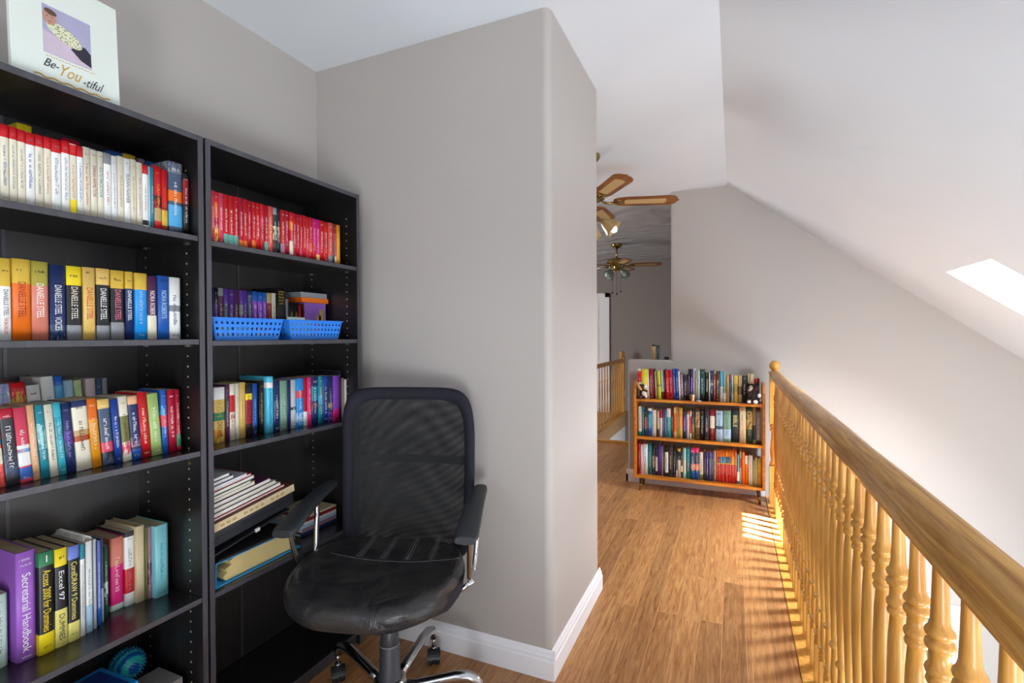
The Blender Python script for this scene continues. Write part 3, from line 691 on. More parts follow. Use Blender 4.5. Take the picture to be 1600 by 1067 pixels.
ROWS['R2'] = ('X', 1.34, 0, 0.108, [
 (1.1809,0.0066,0.183,-1.655,'navy','g:white',0),
 (1.188,0.0139,0.184,-1.655,'purple|black@.7-1','g:white',0),
 (1.2025,0.0199,0.184,-1.655,'plum|grey@.85-1','g:white',0),
 (1.2229,0.0195,0.184,-1.655,'purple|slate@.4-.7','g:white',0),
 (1.243,0.0207,0.183,-1.655,'purple|rose@.0-.15','g:white',0),
 (1.2643,0.0194,0.183,-1.655,'plum|crimson@.1-.4','g:white',0),
 (1.2843,0.0176,0.183,-1.655,'purple|grey@.5-.7','g:white',0),
 (1.3025,0.0179,0.183,-1.655,'purple','g:white',0),
 (1.321,0.0197,0.183,-1.655,'navy|slate@.5-.9','g:white',0),
 (1.3413,0.0229,0.183,-1.655,'violet|blue@.8-1','g:white',0),
 (1.3648,0.0206,0.182,-1.655,'violet|blue@.8-1','g:white',0),
 (1.3859,0.017,0.182,-1.655,'violet|blue@.8-1','g:white',0),
 (1.4041,0.0219,0.182,-1.655,'dark_red|tan@.78-1','g:gold',0),
 (1.4275,0.0188,0.183,-1.655,'ivory','g:grey',0),
 (1.4546,0.0412,0.207,-1.66,'black','gb:gold',1),
 (1.4961,0.0113,0.165,-1.655,'grey','',0),
 (1.51,0.0247,0.153,-1.655,'black','g:gold',0),
 (1.5363,0.0248,0.142,-1.655,'black','g:gold',0),
 (1.5628,0.0103,0.143,-1.655,'red','',0),
])
ROWS['R3'] = ('X', 0.993, 0, 0.108, [
 (1.1345,0.0402,0.188,-1.59,'sand|white@.78-1|green@.4-.55|amber@.0-.25*','tm:olive_gold:IRISH DREAMS',0),
 (1.177,0.0153,0.194,-1.59,'plum|charcoal@.5-.8','g:cream',0),
 (1.1945,0.0198,0.195,-1.59,'cream|red@.5-.8|rust@.38-.45*','g:red',0),
 (1.2166,0.0139,0.195,-1.59,'cream','g:tan',0),
 (1.2324,0.0222,0.197,-1.59,'sand','g:tan',0),
 (1.2551,0.0267,0.189,-1.588,'black|dark_red@.25-.7|yellow@.7-.82','g:red',0),
 (1.2821,0.019,0.188,-1.586,'blue|navy@.0-.2','g:pale_blue',0),
 (1.3071,0.0196,0.197,-1.583,'black','g:sand',0),
 (1.3364,0.0285,0.21,-1.581,'cyan|white@.8-.9','g:blue',1),
 (1.3652,0.0273,0.192,-1.578,'navy|slate@.3-.6*','g:white',0),
 (1.3928,0.0319,0.19,-1.576,'sage','g:mint',0),
 (1.425,0.0158,0.191,-1.573,'navy','',0),
 (1.4413,0.0241,0.19,-1.572,'silver|charcoal@.38-.44','g:white',0),
 (1.4657,0.0323,0.193,-1.57,'bright_blue|rose@.6-.75|pale_blue@.1-.3*','g:white',0),
 (1.4983,0.0193,0.194,-1.567,'crimson|white@0-.3','',0),
 (1.5179,0.0201,0.193,-1.566,'hot_pink','g:white',0),
 (1.5388,0.0331,0.194,-1.564,'navy|teal@.5-.8|rust@.3-.45*','g:white',0),
 (1.5722,0.023,0.194,-1.562,'teal|sky_blue@.4-.6*','g:white',0),
 (1.5959,0.0303,0.193,-1.56,'royal_blue|slate@.4-.8*','g:white',0),
 (1.6265,0.023,0.191,-1.558,'navy|tan@.3-.4|violet@.0-.2*','g:white',0),
 (1.6502,0.0331,0.19,-1.556,'violet|magenta@0-.25','',0),
 (1.684,0.0143,0.211,-1.555,'black','g:grey',1),
 (1.7018,0.0113,0.177,-1.555,'mauve','',0),
 (1.7149,0.0141,0.17,-1.555,'ivory','',0),
])
ROWS['S1'] = ('Y', 0.802, 0, 0.12, [
 (-0.765,0.0331,0.251,4.47,'white|red@.55-.95','g:white',0),
 (-0.7284,0.0488,0.253,4.47,'yellow','g:white',0),
 (-0.6783,0.011,0.25,4.47,'white','g:white',0),
 (-0.6652,0.0346,0.258,4.47,'dark_red','g:white',0),
 (-0.6271,0.008,0.257,4.47,'black','g:white',0),
 (-0.6171,0.0165,0.237,4.47,'tan','g:grey',0),
 (-0.5944,0.0257,0.243,4.47,'lime|olive@.45-.5','g:olive',0),
 (-0.5631,0.0234,0.249,4.47,'white|dark_red@.0-.25','g:grey',0),
 (-0.5377,0.0093,0.253,4.47,'black','g:white',0),
 (-0.5257,0.0281,0.25,4.47,'red','g:white',0),
 (-0.4956,0.0273,0.252,4.47,'crimson','g:white',0),
 (-0.4657,0.0223,0.263,4.47,'blue','g:white',0),
 (-0.442,0.0187,0.262,4.47,'royal_blue','g:white',0),
 (-0.4207,0.0118,0.239,4.47,'white','g:grey',0),
 (-0.4062,0.0214,0.22,4.47,'mauve','g:white',0),
 (-0.383,0.022,0.211,4.47,'charcoal','g:white',0),
 (-0.359,0.0089,0.218,4.47,'black','g:white',0),
 (-0.3482,0.017,0.262,4.47,'plum','g:white',0),
 (-0.3299,0.0204,0.263,4.47,'navy|purple@.3-.7','g:white',0),
 (-0.3076,0.0142,0.266,4.47,'white','g:grey',0),
 (-0.2915,0.0141,0.247,4.47,'tan','g:brown',0),
 (-0.2754,0.0188,0.252,4.47,'pale_blue','g:slate',0),
 (-0.2546,0.036,0.264,4.47,'dark_green|black@.0-.2','g:white',0),
 (-0.2147,0.0285,0.236,4.47,'black','t:white:A Promise Kept',0),
 (-0.1851,0.0093,0.237,4.47,'cream','',0),
 (-0.1739,0.0229,0.253,4.47,'navy|cream@.5-.6*','g:white',0),
 (-0.1489,0.0177,0.223,4.47,'rust|tan@.5-.8*','g:white',0),
 (-0.1295,0.0267,0.251,4.47,'brown|slate@.2-.5*','g:white',0),
 (-0.1002,0.0207,0.253,4.47,'white|sky_blue@.5-1','g:blue',0),
 (-0.0776,0.0238,0.243,4.47,'sage|white@.0-.3','g:grey',0),
 (-0.0512,0.0199,0.219,4.47,'tan','g:brown',0),
 (-0.0296,0.0135,0.223,4.47,'charcoal|dark_red@.8-1','g:white',0),
 (-0.0136,0.0172,0.22,4.47,'pale_blue|teal@.3-.6*','g:white',0),
 (0.0055,0.0266,0.217,4.47,'gold|olive@.4-.7*','g:cream',0),
 (0.0345,0.0315,0.218,4.47,'tan|brown@.3-.6','g:cream',0),
 (0.0685,0.0331,0.219,4.47,'ink','g:white',0),
 (0.1053,0.0143,0.23,4.47,'tan','g:brown',0),
 (0.1214,0.0316,0.231,4.47,'parchment|dark_red@.4-.5','g:brown',0),
 (0.1553,0.0222,0.197,4.47,'red','g:white',0),
 (0.1793,0.014,0.198,4.47,'black','g:white',0),
])
ROWS['S2'] = ('Y', 0.475, 0, 0.12, [
 (-0.7627,0.0319,0.252,4.47,'white|teal@.0-.14','g:grey',0),
 (-0.7287,0.0149,0.249,4.47,'teal','g:white',0),
 (-0.7118,0.0287,0.228,4.47,'charcoal|rose@.3-.7*','g:white',0),
 (-0.681,0.0322,0.243,4.47,'blue|aqua@.3-.8|white@.9-1','g:white',0),
 (-0.6461,0.0341,0.227,4.47,'white','g:grey',0),
 (-0.6056,0.0203,0.222,4.47,'parchment|brown@0-.3','g:brown',0),
 (-0.5833,0.0245,0.233,4.47,'white|red@.7-1','g:red',0),
 (-0.5568,0.0172,0.236,4.47,'blue','g:white',0),
 (-0.5369,0.0122,0.234,4.47,'grey','g:white',0),
 (-0.5226,0.0326,0.25,4.47,'aqua|white@.7-1','g:white',0),
 (-0.4873,0.0184,0.249,4.47,'brown','g:white',0),
 (-0.4662,0.0225,0.264,4.47,'peach|orange@.2-.8','g:rust',0),
 (-0.4417,0.0147,0.265,4.47,'tan','g:brown',0),
 (-0.4249,0.0313,0.259,4.47,'gold|amber@.3-.8','g:cream',0),
 (-0.3895,0.0256,0.241,4.47,'navy|purple@.3-.8','g:white',0),
 (-0.3613,0.0241,0.231,4.47,'orange|cream@.0-.9','g:orange',0),
 (-0.3352,0.0124,0.238,4.47,'white|rose@.2-.8','g:red',0),
 (-0.3201,0.0226,0.25,4.47,'olive|charcoal@.5-1','g:white',0),
 (-0.2942,0.0373,0.257,4.47,'brown|tan@.4-.9*','g:tan',0),
 (-0.2523,0.0283,0.259,4.47,'black','g:white',0),
 (-0.22,0.0361,0.264,4.47,'charcoal','g:white',0),
 (-0.1787,0.0418,0.256,4.47,'dark_red|cream@.4-.8','g:cream',0),
 (-0.1337,0.0538,0.252,4.47,'pale_blue|slate@.4-.5','g:navy',0),
 (-0.0767,0.0583,0.256,4.47,'sage|pale_blue@.1-.4','g:slate',0),
 (-0.0132,0.0557,0.262,4.47,'ink','tb:pale_yellow:BIBLE',0),
 (0.0456,0.0481,0.295,4.47,'parchment','g:brown',0),
 (0.0975,0.0439,0.287,4.47,'dark_green|sand@.4-.9*','g:sand',0),
 (0.1445,0.0206,0.296,4.47,'tan|charcoal@.1-.5','g:brown',0),
 (0.1675,0.0347,0.287,4.47,'brown|grey@.1-.9','t:white:ATLAS OF THE BIBLE',0),
])
ROWS['S3'] = ('Y', 0.138, 0, 0.12, [
 (-0.7618,0.0178,0.277,4.47,'red','g:white',0),
 (-0.7419,0.017,0.261,4.47,'lilac_white','',0),
 (-0.7227,0.0397,0.266,4.47,'white','g:grey',0),
 (-0.6796,0.0285,0.274,4.47,'teal','g:white',0),
 (-0.6463,0.0276,0.236,4.47,'charcoal|tan@.3-.7*','g:white',0),
 (-0.6166,0.0159,0.244,4.47,'black|cream@.15-.65','g:white',0),
 (-0.5986,0.033,0.274,4.47,'purple','',0),
 (-0.5636,0.0094,0.259,4.47,'cream','',0),
 (-0.5522,0.0129,0.273,4.47,'charcoal','g:white',0),
 (-0.5373,0.027,0.234,4.47,'black|white@.15-.9','g:grey',0),
 (-0.5061,0.0332,0.262,4.47,'charcoal|brown@.4-.9*','g:white',0),
 (-0.4697,0.021,0.23,4.47,'ink','g:white',0),
 (-0.4465,0.0106,0.238,4.47,'black|white@0-.25','g:white',0),
 (-0.434,0.023,0.25,4.47,'black|cream@0-.6|gold@.9-1','g:white',0),
 (-0.409,0.016,0.256,4.47,'charcoal|cream@.2-.4','g:white',0),
 (-0.391,0.0249,0.258,4.47,'pale_teal|cream@.2-.6','g:white',0),
 (-0.3642,0.0329,0.274,4.47,'teal','g:white',0),
 (-0.3279,0.032,0.264,4.47,'hot_pink|slate@.25-.85|blue@0-.25|peach@.3-.5*','g:white',0),
 (-0.294,0.0312,0.267,4.47,'hot_pink|slate@.25-.85|blue@0-.25|peach@.3-.5*','g:white',0),
 (-0.2602,0.033,0.233,4.47,'cream|olive@0-.2','g:olive',0),
 (-0.224,0.0141,0.243,4.47,'charcoal','g:white',0),
 (-0.2079,0.0213,0.239,4.47,'purple|navy@.0-.3','g:white',0),
 (-0.1847,0.0212,0.241,4.47,'slate|green@.5-.8*','g:white',0),
 (-0.1615,0.012,0.241,4.47,'purple','g:white',0),
 (-0.1476,0.0197,0.256,4.47,'tan','',0),
 (-0.1253,0.0125,0.259,4.47,'SET','g:white',0),
 (-0.1113,0.0125,0.26,4.47,'SET','g:white',0),
 (-0.0972,0.0125,0.261,4.47,'SET','g:white',0),
 (-0.0832,0.0124,0.263,4.47,'SET','g:white',0),
 (-0.0692,0.0124,0.264,4.47,'SET','g:white',0),
 (-0.0553,0.0124,0.265,4.47,'SET','g:white',0),
 (-0.0414,0.0123,0.266,4.47,'SET','g:white',0),
 (-0.0275,0.0123,0.268,4.47,'SET','g:white',0),
 (-0.0138,0.0123,0.269,4.47,'SET','g:white',0),
 (0.0001,0.0122,0.27,4.47,'SET','g:white',0),
 (0.0137,0.0115,0.271,4.47,'SET','g:white',0),
 (0.0278,0.0184,0.243,4.47,'teal|cream@.1-.4','g:white',0),
 (0.0487,0.0134,0.264,4.47,'white|orange@.5-.8','g:grey',0),
 (0.0646,0.0202,0.262,4.47,'orange','g:rust',0),
 (0.0873,0.0207,0.236,4.47,'orange|cream@.7-1','g:rust',0),
 (0.1111,0.0325,0.242,4.47,'cream','g:tan',0),
 (0.1461,0.0131,0.207,4.47,'light_green','g:white',0),
 (0.1609,0.0149,0.228,4.47,'ivory','g:grey',0),
 (0.1777,0.0253,0.223,4.47,'gold|yellow@.5-1','g:brown',0),
])
INFO = {'L1': ('near bookcase top shelf', 'paperback', 'paperbacks on the top shelf of the near bookcase'),
 'L1B': ('behind the white paperbacks, near bookcase top', 'book', 'books behind the white paperbacks'),
 'L2': ('near bookcase second shelf', 'paperback', 'paperbacks on the second shelf of the near bookcase'),
 'L3': ('near bookcase third shelf, front row', 'paperback', 'front row on the third shelf of the near bookcase'),
 'L3B': ('near bookcase third shelf, back row', 'paperback', 'back row on the third shelf of the near bookcase'),
 'L4': ('near bookcase fourth shelf', 'book', 'manuals on the fourth shelf of the near bookcase'),
 'R1': ('chair-side bookcase top shelf', 'paperback', 'red paperbacks on the top shelf of the chair-side bookcase'),
 'R2': ('chair-side bookcase basket shelf', 'book', 'books behind the blue baskets'),
 'R3': ('chair-side bookcase third shelf', 'paperback', 'paperbacks on the third shelf of the chair-side bookcase'),
 'S1': ('top of low wooden bookcase', 'book', 'books on top of the low wooden bookcase'),
 'S2': ('middle shelf of low bookcase', 'book', 'books on the middle shelf of the low wooden bookcase'),
 'S3': ('bottom shelf of low bookcase', 'book', 'books on the bottom shelf of the low wooden bookcase')}
SETROW = 'orange|red@0-.12|coral@.12-.56|yellow@.56-.585|blue@.62-.8'
SETB = ['orange|red@0-.57|yellow@.57-.6|crimson@.6-.8', 'orange|coral@0-.57|yellow@.57-.6|crimson@.6-.8', 'orange|red@0-.57|yellow@.57-.6|sky_blue@.6-.8', 'orange|coral@0-.57|yellow@.57-.6|teal@.6-.8', 'orange|red@0-.57|yellow@.57-.6|sky_blue@.6-.8', 'amber|coral@0-.57|yellow@.57-.6|slate@.6-.8', 'orange|red@0-.57|yellow@.57-.6|slate@.6-.8', 'amber|coral@0-.57|yellow@.57-.6|grey@.6-.8', 'orange|red@0-.57|yellow@.57-.6|amber@.6-.8', 'orange|coral@0-.57|yellow@.57-.6|sand@.6-.8', 'orange|red@0-.57|yellow@.57-.6|orange@.6-.8']
for key, (axis, z, lean, depth, books) in ROWS.items():
    where, kind, grp = INFO[key]; k_set = 0; n = len(books)
    for i, (p0, t, h, plane, spec, title, extra) in enumerate(books):
        d = depth + (0.035 if extra == 1 else 0)
        if key == 'L4': d = min(depth if i != 1 else 0.175, plane + 1.805)
        if key == 'L4' and extra == 2: d = 0.18
        if axis == 'X': d = min(d, plane + 1.805)
        else: d = min(d + random.uniform(-0.02, 0.03), 4.695 - plane - 0.02)
        name = 'book'
        if spec == 'SET': spec = SETB[k_set % 11]; k_set += 1; name = 'book'
        hard = h > 0.205 and t > 0.016
        bk = make_book(name, t, h, d, spec, title, hard)
        if axis == 'X':
            bk.location = (plane - (random.uniform(0, 0.004) if key != 'L1B' else 0), p0, z + 0.0004)
            le = math.radians(lean * (1.0 if i < n - 3 else 0.45)); bk.rotation_euler = (0, le, math.pi / 2) if not le else (Matrix.Rotation(math.pi / 2, 4, 'Z') @ Matrix.Rotation(le, 4, 'Y')).to_euler()
        else:
            le = 0.0
            if key == 'S1' and i <= 14: le = math.radians(-min(2.4, 1.0 + 0.25 * i))
            bk.location = (p0, plane + random.uniform(0, 0.012), z + 0.0006); bk.rotation_euler = (0, le, 0)
        lab = book_label(spec, where, i + 1, kind)
        if len(lab.split()) > 16: lab = book_label(spec.split('|')[0] + '|' + spec.split('|')[1], where, i + 1, kind)
        tag(bk, lab, 'book', grp)

# ------------------------------------------------------------------ loose items on the black bookcases
def flat_book(name, label, loc, size, spec, rotz=0, tilt=0, group=None, cat='book', pages=True, order='spine', kind_m=None):
    """book or magazine lying flat; size = (depth away from viewer, length along the shelf, thickness); spine faces +X"""
    D, L, T = size; m = cover_mat(spec); c = min(0.0012, T * 0.15)
    bm = BM()
    add_box(bm, -D, 0, 0, L, 0, c); add_box(bm, -D, 0, 0, L, T - c, T)
    if order == 'spine': add_box(bm, -0.0015, 0, 0, L, c, T - c)
    elif order == 'left': add_box(bm, -D, 0, 0, 0.0015, c, T - c)
    o = obj(name, bm, m, None, loc=loc); o.rotation_euler = (Matrix.Rotation(rotz, 4, 'Z') @ Matrix.Rotation(tilt, 4, 'X')).to_euler()
    bm = BM(); add_box(bm, -D + 0.002, -0.0016, 0.002, L - 0.002, c, T - c); obj('pages', bm, kind_m or M_PAGE, o)
    tag(o, label, cat, group); return o
# picture frame on the near bookcase: printed white board with a photograph of a swaddled baby
pf = thing('picture_frame', 'white picture frame with a sleeping baby photo and gold lettering on the near bookcase', 'picture frame', (-1.545, 0.612, 1.9705))
PW, PH = 0.228, 0.285
fm = Matrix.Rotation(math.radians(-3), 4, 'Y')
def pbox(name, y0, y1, z0, z1, x0, x1, m, bevel=0.0, parent=pf):
    bm = BM(); add_box(bm, x0, x1, y0, y1, z0, z1, M=fm); return obj(name, bm, m, parent, bevel=bevel)
pbox('frame_board', 0, PW, 0, PH, -0.014, 0, mat('ivory_frame_board', 'DCE3DA', 0.5), 0.0015)
pbox('photo', 0.062, 0.163, 0.085, 0.205, 0, 0.0008, mat('photo_backdrop', 'A9A6C2', 0.35, var=0.2, scale=(1, 8, 8)))
def pshape(name, pts, m, x=0.0012):
    bm = BM(); v = [bm.verts.new(fm @ Vector((x, a, b))) for a, b in pts]; bm.faces.new(v); return obj(name, bm, m, pf)
def ell(cy, cz, a, b, rot=0, n=24):
    return [(cy + a * math.cos(t_) * math.cos(rot) - b * math.sin(t_) * math.sin(rot), cz + a * math.cos(t_) * math.sin(rot) + b * math.sin(t_) * math.cos(rot)) for t_ in [2 * math.pi * k / n for k in range(n)]]
pshape('photo_blanket', [(0.0622, 0.0855), (0.1625, 0.0855), (0.1625, 0.13), (0.12, 0.125), (0.0622, 0.14)], mat('photo_blanket', 'C9B7C6', 0.4, var=0.1), 0.001)
pshape('photo_dark_throw', [(0.118, 0.118), (0.135, 0.135), (0.150, 0.137), (0.162, 0.125), (0.1625, 0.090), (0.140, 0.098)], mat('photo_dark_throw', '2A2636', 0.4), 0.0011)
wr = mat('photo_swaddle', 'D8D8B4', 0.4)
m_, n_, l_, b_ = nt('photo_swaddle_print'); vo = n_.new('ShaderNodeTexVoronoi'); vo.inputs['Scale'].default_value = 260; tc_ = n_.new('ShaderNodeTexCoord'); l_.new(tc_.outputs['Object'], vo.inputs['Vector'])
rp_ = n_.new('ShaderNodeValToRGB'); rp_.color_ramp.elements[0].position = 0.25; rp_.color_ramp.elements[0].color = lin('3E4436'); rp_.color_ramp.elements[1].position = 0.45; rp_.color_ramp.elements[1].color = lin('DADCB6'); l_.new(vo.outputs[0], rp_.inputs[0]); l_.new(rp_.outputs[0], b_.inputs['Base Color'])
pshape('photo_swaddle', ell(0.106, 0.146, 0.040, 0.018, -0.42), m_, 0.0013)
pshape('photo_head', ell(0.076, 0.176, 0.0145, 0.0185), mat('photo_baby_skin', 'B98C7C', 0.4), 0.0016)
pshape('photo_hair', ell(0.078, 0.190, 0.013, 0.007, -0.2), mat('photo_baby_hair', '5A3E34', 0.4), 0.0018)
bm = BM()
for a_, b2_, w_, h_ in ((0.071, 0.178, 0.003, 0.0008), (0.081, 0.177, 0.003, 0.0008), (0.0762, 0.166, 0.003, 0.0010)):
    add_box(bm, 0.0019, 0.0021, a_ - w_ / 1.4, a_ + w_ / 1.4, b2_ - h_, b2_ + h_, M=fm)
obj('photo_face_features', bm, mat('photo_baby_features', '6A3A38', 0.4), pf)
def ptext(s, m, y0, y1, z, hgt, shear=0.55, nm='lettering'):
    o = bpy.data.objects.new(nm, text_mesh(s, m, hgt, y1 - y0, shear)); COL.objects.link(o); o.parent = pf
    o.matrix_local = fm @ Matrix.Translation((0.0014, (y0 + y1) / 2, z)) @ Matrix.Rotation(math.radians(90), 4, 'Z') @ Matrix.Rotation(math.radians(90), 4, 'X')
M_INK = mat('black_print', '20242A', 0.5); M_GPR = mat('gold_print', 'C79A3E', 0.45)
ptext('Be-', M_INK, 0.060, 0.092, 0.060, 0.021); ptext('You', M_GPR, 0.094, 0.140, 0.054, 0.030); ptext('-tiful', M_INK, 0.142, 0.190, 0.047, 0.024)
bm = BM()
for k in range(16): add_box(bm, 0.0006, 0.0010, 0.066 + k * 0.0066, 0.0705 + k * 0.0066, 0.0765 + 0.0014 * (k % 2), 0.0780 + 0.0014 * (k % 2), M=fm)
obj('gold_garland', bm, M_GPR, pf); bm = BM()
for k in range(34): add_box(bm, 0.0006, 0.0010, 0.040 + k * 0.0048, 0.0455 + k * 0.0048, 0.021 + 0.0022 * math.sin(k), 0.0245 + 0.0022 * math.sin(k), M=fm)
obj('gold_border', bm, M_GPR, pf)
bm = BM(); add_box(bm, -0.10, -0.095, 0.09, 0.13, 0.0, 0.01)
add_tube(bm, [(-0.012, 0.11, 0.18), (-0.098, 0.11, 0.004)], 0.004, 6); obj('easel_strut', bm, mat('grey_board', '9A9A98', 0.7), pf)

# blue perforated baskets
M_BB = mat('blue_basket_plastic', '2C7FE0', 0.35, spec=0.5)
def basket(label, y0, y1, ang):
    L = y1 - y0; t = thing('plastic_basket', label, 'basket', (-1.535, y0, 1.3405), ang, 'blue baskets on the second shelf of the chair-side bookcase')
    Hh, s, D = 0.075, 0.016, 0.10; w = 0.0022
    # walls built as grids with open square holes; the sides splay outward to the rim
    def wall(bm, P0, P1, dx0, dx1, out, n):
        """P0-P1 bottom edge, top edge offset by dx along the edge and by out outwards"""
        P0, P1 = Vector(P0), Vector(P1); ax = (P1 - P0).normalized(); o_ = Vector(out)
        nn = Vector((ax.y, -ax.x, 0)) * w
        def pt(u, v): return P0.lerp(P1, u) + ax * (dx0 * (1 - u) + dx1 * u) * v + o_ * v + Vector((0, 0, Hh * v))
        us = [0]; 
        for k in range(n): us += [(k + 0.28) / n, (k + 0.72) / n]
        us.append(1); vs2 = [0, 0.20, 0.32, 0.46, 0.58, 0.72, 0.84, 1.0]
        for j in range(len(vs2) - 1):
            for i in range(len(us) - 1):
                if i % 2 == 1 and j in (1, 3, 5): continue
                q = [pt(us[i], vs2[j]), pt(us[i + 1], vs2[j]), pt(us[i + 1], vs2[j + 1]), pt(us[i], vs2[j + 1])]
                A = [bm.verts.new(p) for p in q]; B = [bm.verts.new(p + nn) for p in q]
                bm.faces.new(A); bm.faces.new(B)
                for k in range(4): bm.faces.new((A[k], A[(k + 1) % 4], B[(k + 1) % 4], B[k]))
    bm = BM()
    wall(bm, (0, s, 0), (0, L - s, 0), -s, s, (0.008, 0, 0), 14)
    wall(bm, (-D, L - s, 0), (-D, s, 0), -s, s, (-0.008, 0, 0), 14)
    wall(bm, (-D, s, 0), (0, s, 0), -0.008, 0.008, (0, -s, 0), 5)
    wall(bm, (0, L - s, 0), (-D, L - s, 0), -0.008, 0.008, (0, s, 0), 5)
    add_box(bm, -D, 0, s, L - s, 0, 0.0025); obj('basket_body', bm, M_BB, t)
    bm = BM()
    for b in ((-D - 0.013, -D - 0.007, -0.006, L + 0.006), (0.007, 0.013, -0.006, L + 0.006), (-D - 0.007, 0.007, -0.006, 0), (-D - 0.007, 0.007, L, L + 0.006)):
        add_box(bm, b[0], b[1], b[2], b[3], Hh - 0.003, Hh + 0.001)
    obj('basket_rim', bm, M_BB, t, bevel=0.001)
    return t
basket('blue perforated plastic basket at the left of the basket shelf', 1.088, 1.362, 0.0)
basket('blue perforated plastic basket at the right of the basket shelf, holding yellow booklets', 1.392, 1.668, 0.0)
for k, (y0, y1, z0, c_, lab) in enumerate(((1.115, 1.20, 1.407, 'orange', 'orange booklet lying on top in the left blue basket'), (1.21, 1.33, 1.396, 'navy', 'dark booklet lying in the left blue basket'))):
    o = boxes('booklet', [(-1.625, -1.545, y0, y1, z0, z0 + 0.006)], cover_mat(c_)); tag(o, lab, 'booklet')
for k, (y0, y1, z0, z1, c_, lab) in enumerate(((1.415, 1.50, 1.350, 1.428, 'mint', 'pale booklet standing in the right blue basket'), (1.43, 1.545, 1.350, 1.420, 'yellow', 'yellow booklet standing in the right blue basket'), (1.55, 1.60, 1.350, 1.412, 'pink', 'pink card standing in the right blue basket'))):
    o = boxes('booklet', [(-1.565 - 0.012 * k, -1.562 - 0.012 * k, y0, y1, z0, z1)], cover_mat(c_)); tag(o, lab, 'booklet')
for k, (y0, y1, c_) in enumerate(((1.13, 1.17, 'gold'), (1.19, 1.25, 'white'), (1.265, 1.335, 'coral'))):
    o = boxes('card_pack', [(-1.565, -1.56, y0, y1, 1.347, 1.385)], cover_mat(c_)); tag(o, c_ + ' card pack seen through the holes of the left blue basket', 'card pack')
# purple box and flat books behind the right basket
o = boxes('keepsake_box', [(-1.79, -1.66, 1.595, 1.715, 1.3405, 1.497)], mat('purple_box_card', '8E5CB4', 0.45, var=0.1), bevel=0.002); tag(o, 'purple cardboard box behind the right blue basket', 'box')
boxes('box_print', [(-1.66, -1.6595, 1.675, 1.70, 1.42, 1.47), (-1.66, -1.6595, 1.66, 1.685, 1.41, 1.445)], mat('gold_leaf_print', 'A88C4A', 0.5), o)
boxes('box_side', [(-1.785, -1.665, 1.5945, 1.595, 1.345, 1.492)], mat('brown_box_side', '5C3420', 0.5), o)
flat_book('book', 'orange book lying flat on the purple box', (-1.655, 1.575, 1.4975), (0.13, 0.15, 0.020), 'orange', 0, 0, 'flat books on the purple box', order='spine', kind_m=cover_mat('orange'))
flat_book('book', 'grey book lying flat, topmost on the purple box', (-1.658, 1.572, 1.5180), (0.13, 0.148, 0.022), 'grey', 0, 0, 'flat books on the purple box', kind_m=cover_mat('grey'))
# ---- fourth shelf of the chair-side bookcase: ring binder lying down, black case, old book, magazines
rb = thing('ring_binder', 'light blue ring binder lying on its side, full of yellowed pages', 'binder', (-1.522, 1.086, 0.5405), math.radians(1))
M_BL = mat('sky_blue_binder_vinyl', '2E9BD6', 0.35, var=0.05)
boxes('binder_cover', [(-0.26, 0, 0, 0.355, 0, 0.003), (-0.26, 0, 0, 0.32, 0.077, 0.080), (-0.26, 0, 0, 0.003, 0.003, 0.077)], M_BL, rb, bevel=0.0008)
bm = BM(); pr = [(0.045, 0.006), (0.315, 0.006), (0.332, 0.020), (0.336, 0.040), (0.326, 0.062), (0.315, 0.072), (0.075, 0.072), (0.06, 0.064), (0.066, 0.05), (0.042, 0.044), (0.05, 0.03), (0.034, 0.02)]
add_prism(bm, pr, -0.25, -0.012, 'X'); obj('pages', bm, mat('yellowed_paper_edges', 'CDB67A', 0.8, var=0.3, scale=(3, 3, 500)), rb)
bm = BM()
for xx in (-0.05, -0.13, -0.21):
    add_tube(bm, [(xx, 0.022 + 0.022 * math.cos(a), 0.036 + 0.026 * math.sin(a)) for a in [2 * math.pi * k / 14 for k in range(15)]], 0.0018, 6)
obj('binder_rings', bm, M_STEEL, rb)
fo = boxes('sheet', [(-0.25, 0, 0, 0.30, 0, 0.004), (-0.25, 0, 0.01, 0.31, 0.0042, 0.0065)], mat('black_card', '1E1E22', 0.5), None, loc=(-1.523, 1.088, 0.6210), rot=(math.radians(0.5), 0, 0), bevel=0.001)  # flat black sheets covering the top of the binder
tag(fo, 'flat black folder lying on top of the blue ring binder', 'sheet')
A9 = math.radians(8.0)
def tilted(z0, dy=0.0): return (-1.545, 1.082 + dy, z0)
cb = boxes('clipboard', [(-0.25, 0.0, 0.0, 0.31, 0, 0.006)], mat('black_card', '1E1E22', 0.5), None, loc=(-1.53, 1.086, 0.642), rot=(math.radians(10.5), 0, 0), bevel=0.001)
tag(cb, 'thin black clipboard with a white clip, tilted above the blue ring binder', 'clipboard')
boxes('clip', [(0, 0.006, 0.155, 0.172, -0.002, 0.010)], mat('white_clip_plastic', 'DAD8D0', 0.4), cb)
bc = boxes('document_case', [(-0.25, 0, 0, 0.335, 0, 0.046)], mat('black_case_card', '26282E', 0.42, var=0.2, scale=(20, 20, 20)), None, loc=(-1.535, 1.084, 0.668), rot=(A9, 0, 0), bevel=0.004)
tag(bc, 'black document case tilted under the pile of magazines', 'case')
boxes('case_lid', [(-0.251, 0.001, -0.001, 0.336, 0.026, 0.0275)], mat('case_seam', '101114', 0.5), bc)
zz = 0.7165
ob = flat_book('book', 'old book with cream spine and brown cover on the black case', (-1.535, 1.084, zz), (0.2, 0.335, 0.028), 'brown', 0, A9, None, kind_m=cover_mat('parchment'), order='none'); zz += 0.030
bm = BM(); add_box(bm, 0, 0.0014, 0, 0.335, 0.001, 0.027); obj('spine', bm, cover_mat('parchment'), ob)
boxes('spine_marks', [(0.0015, 0.0018, 0.03 + 0.022 * k, 0.045 + 0.022 * k, 0.009, 0.018) for k in range(12) if k not in (3, 8)], print_mat('tan'), ob)
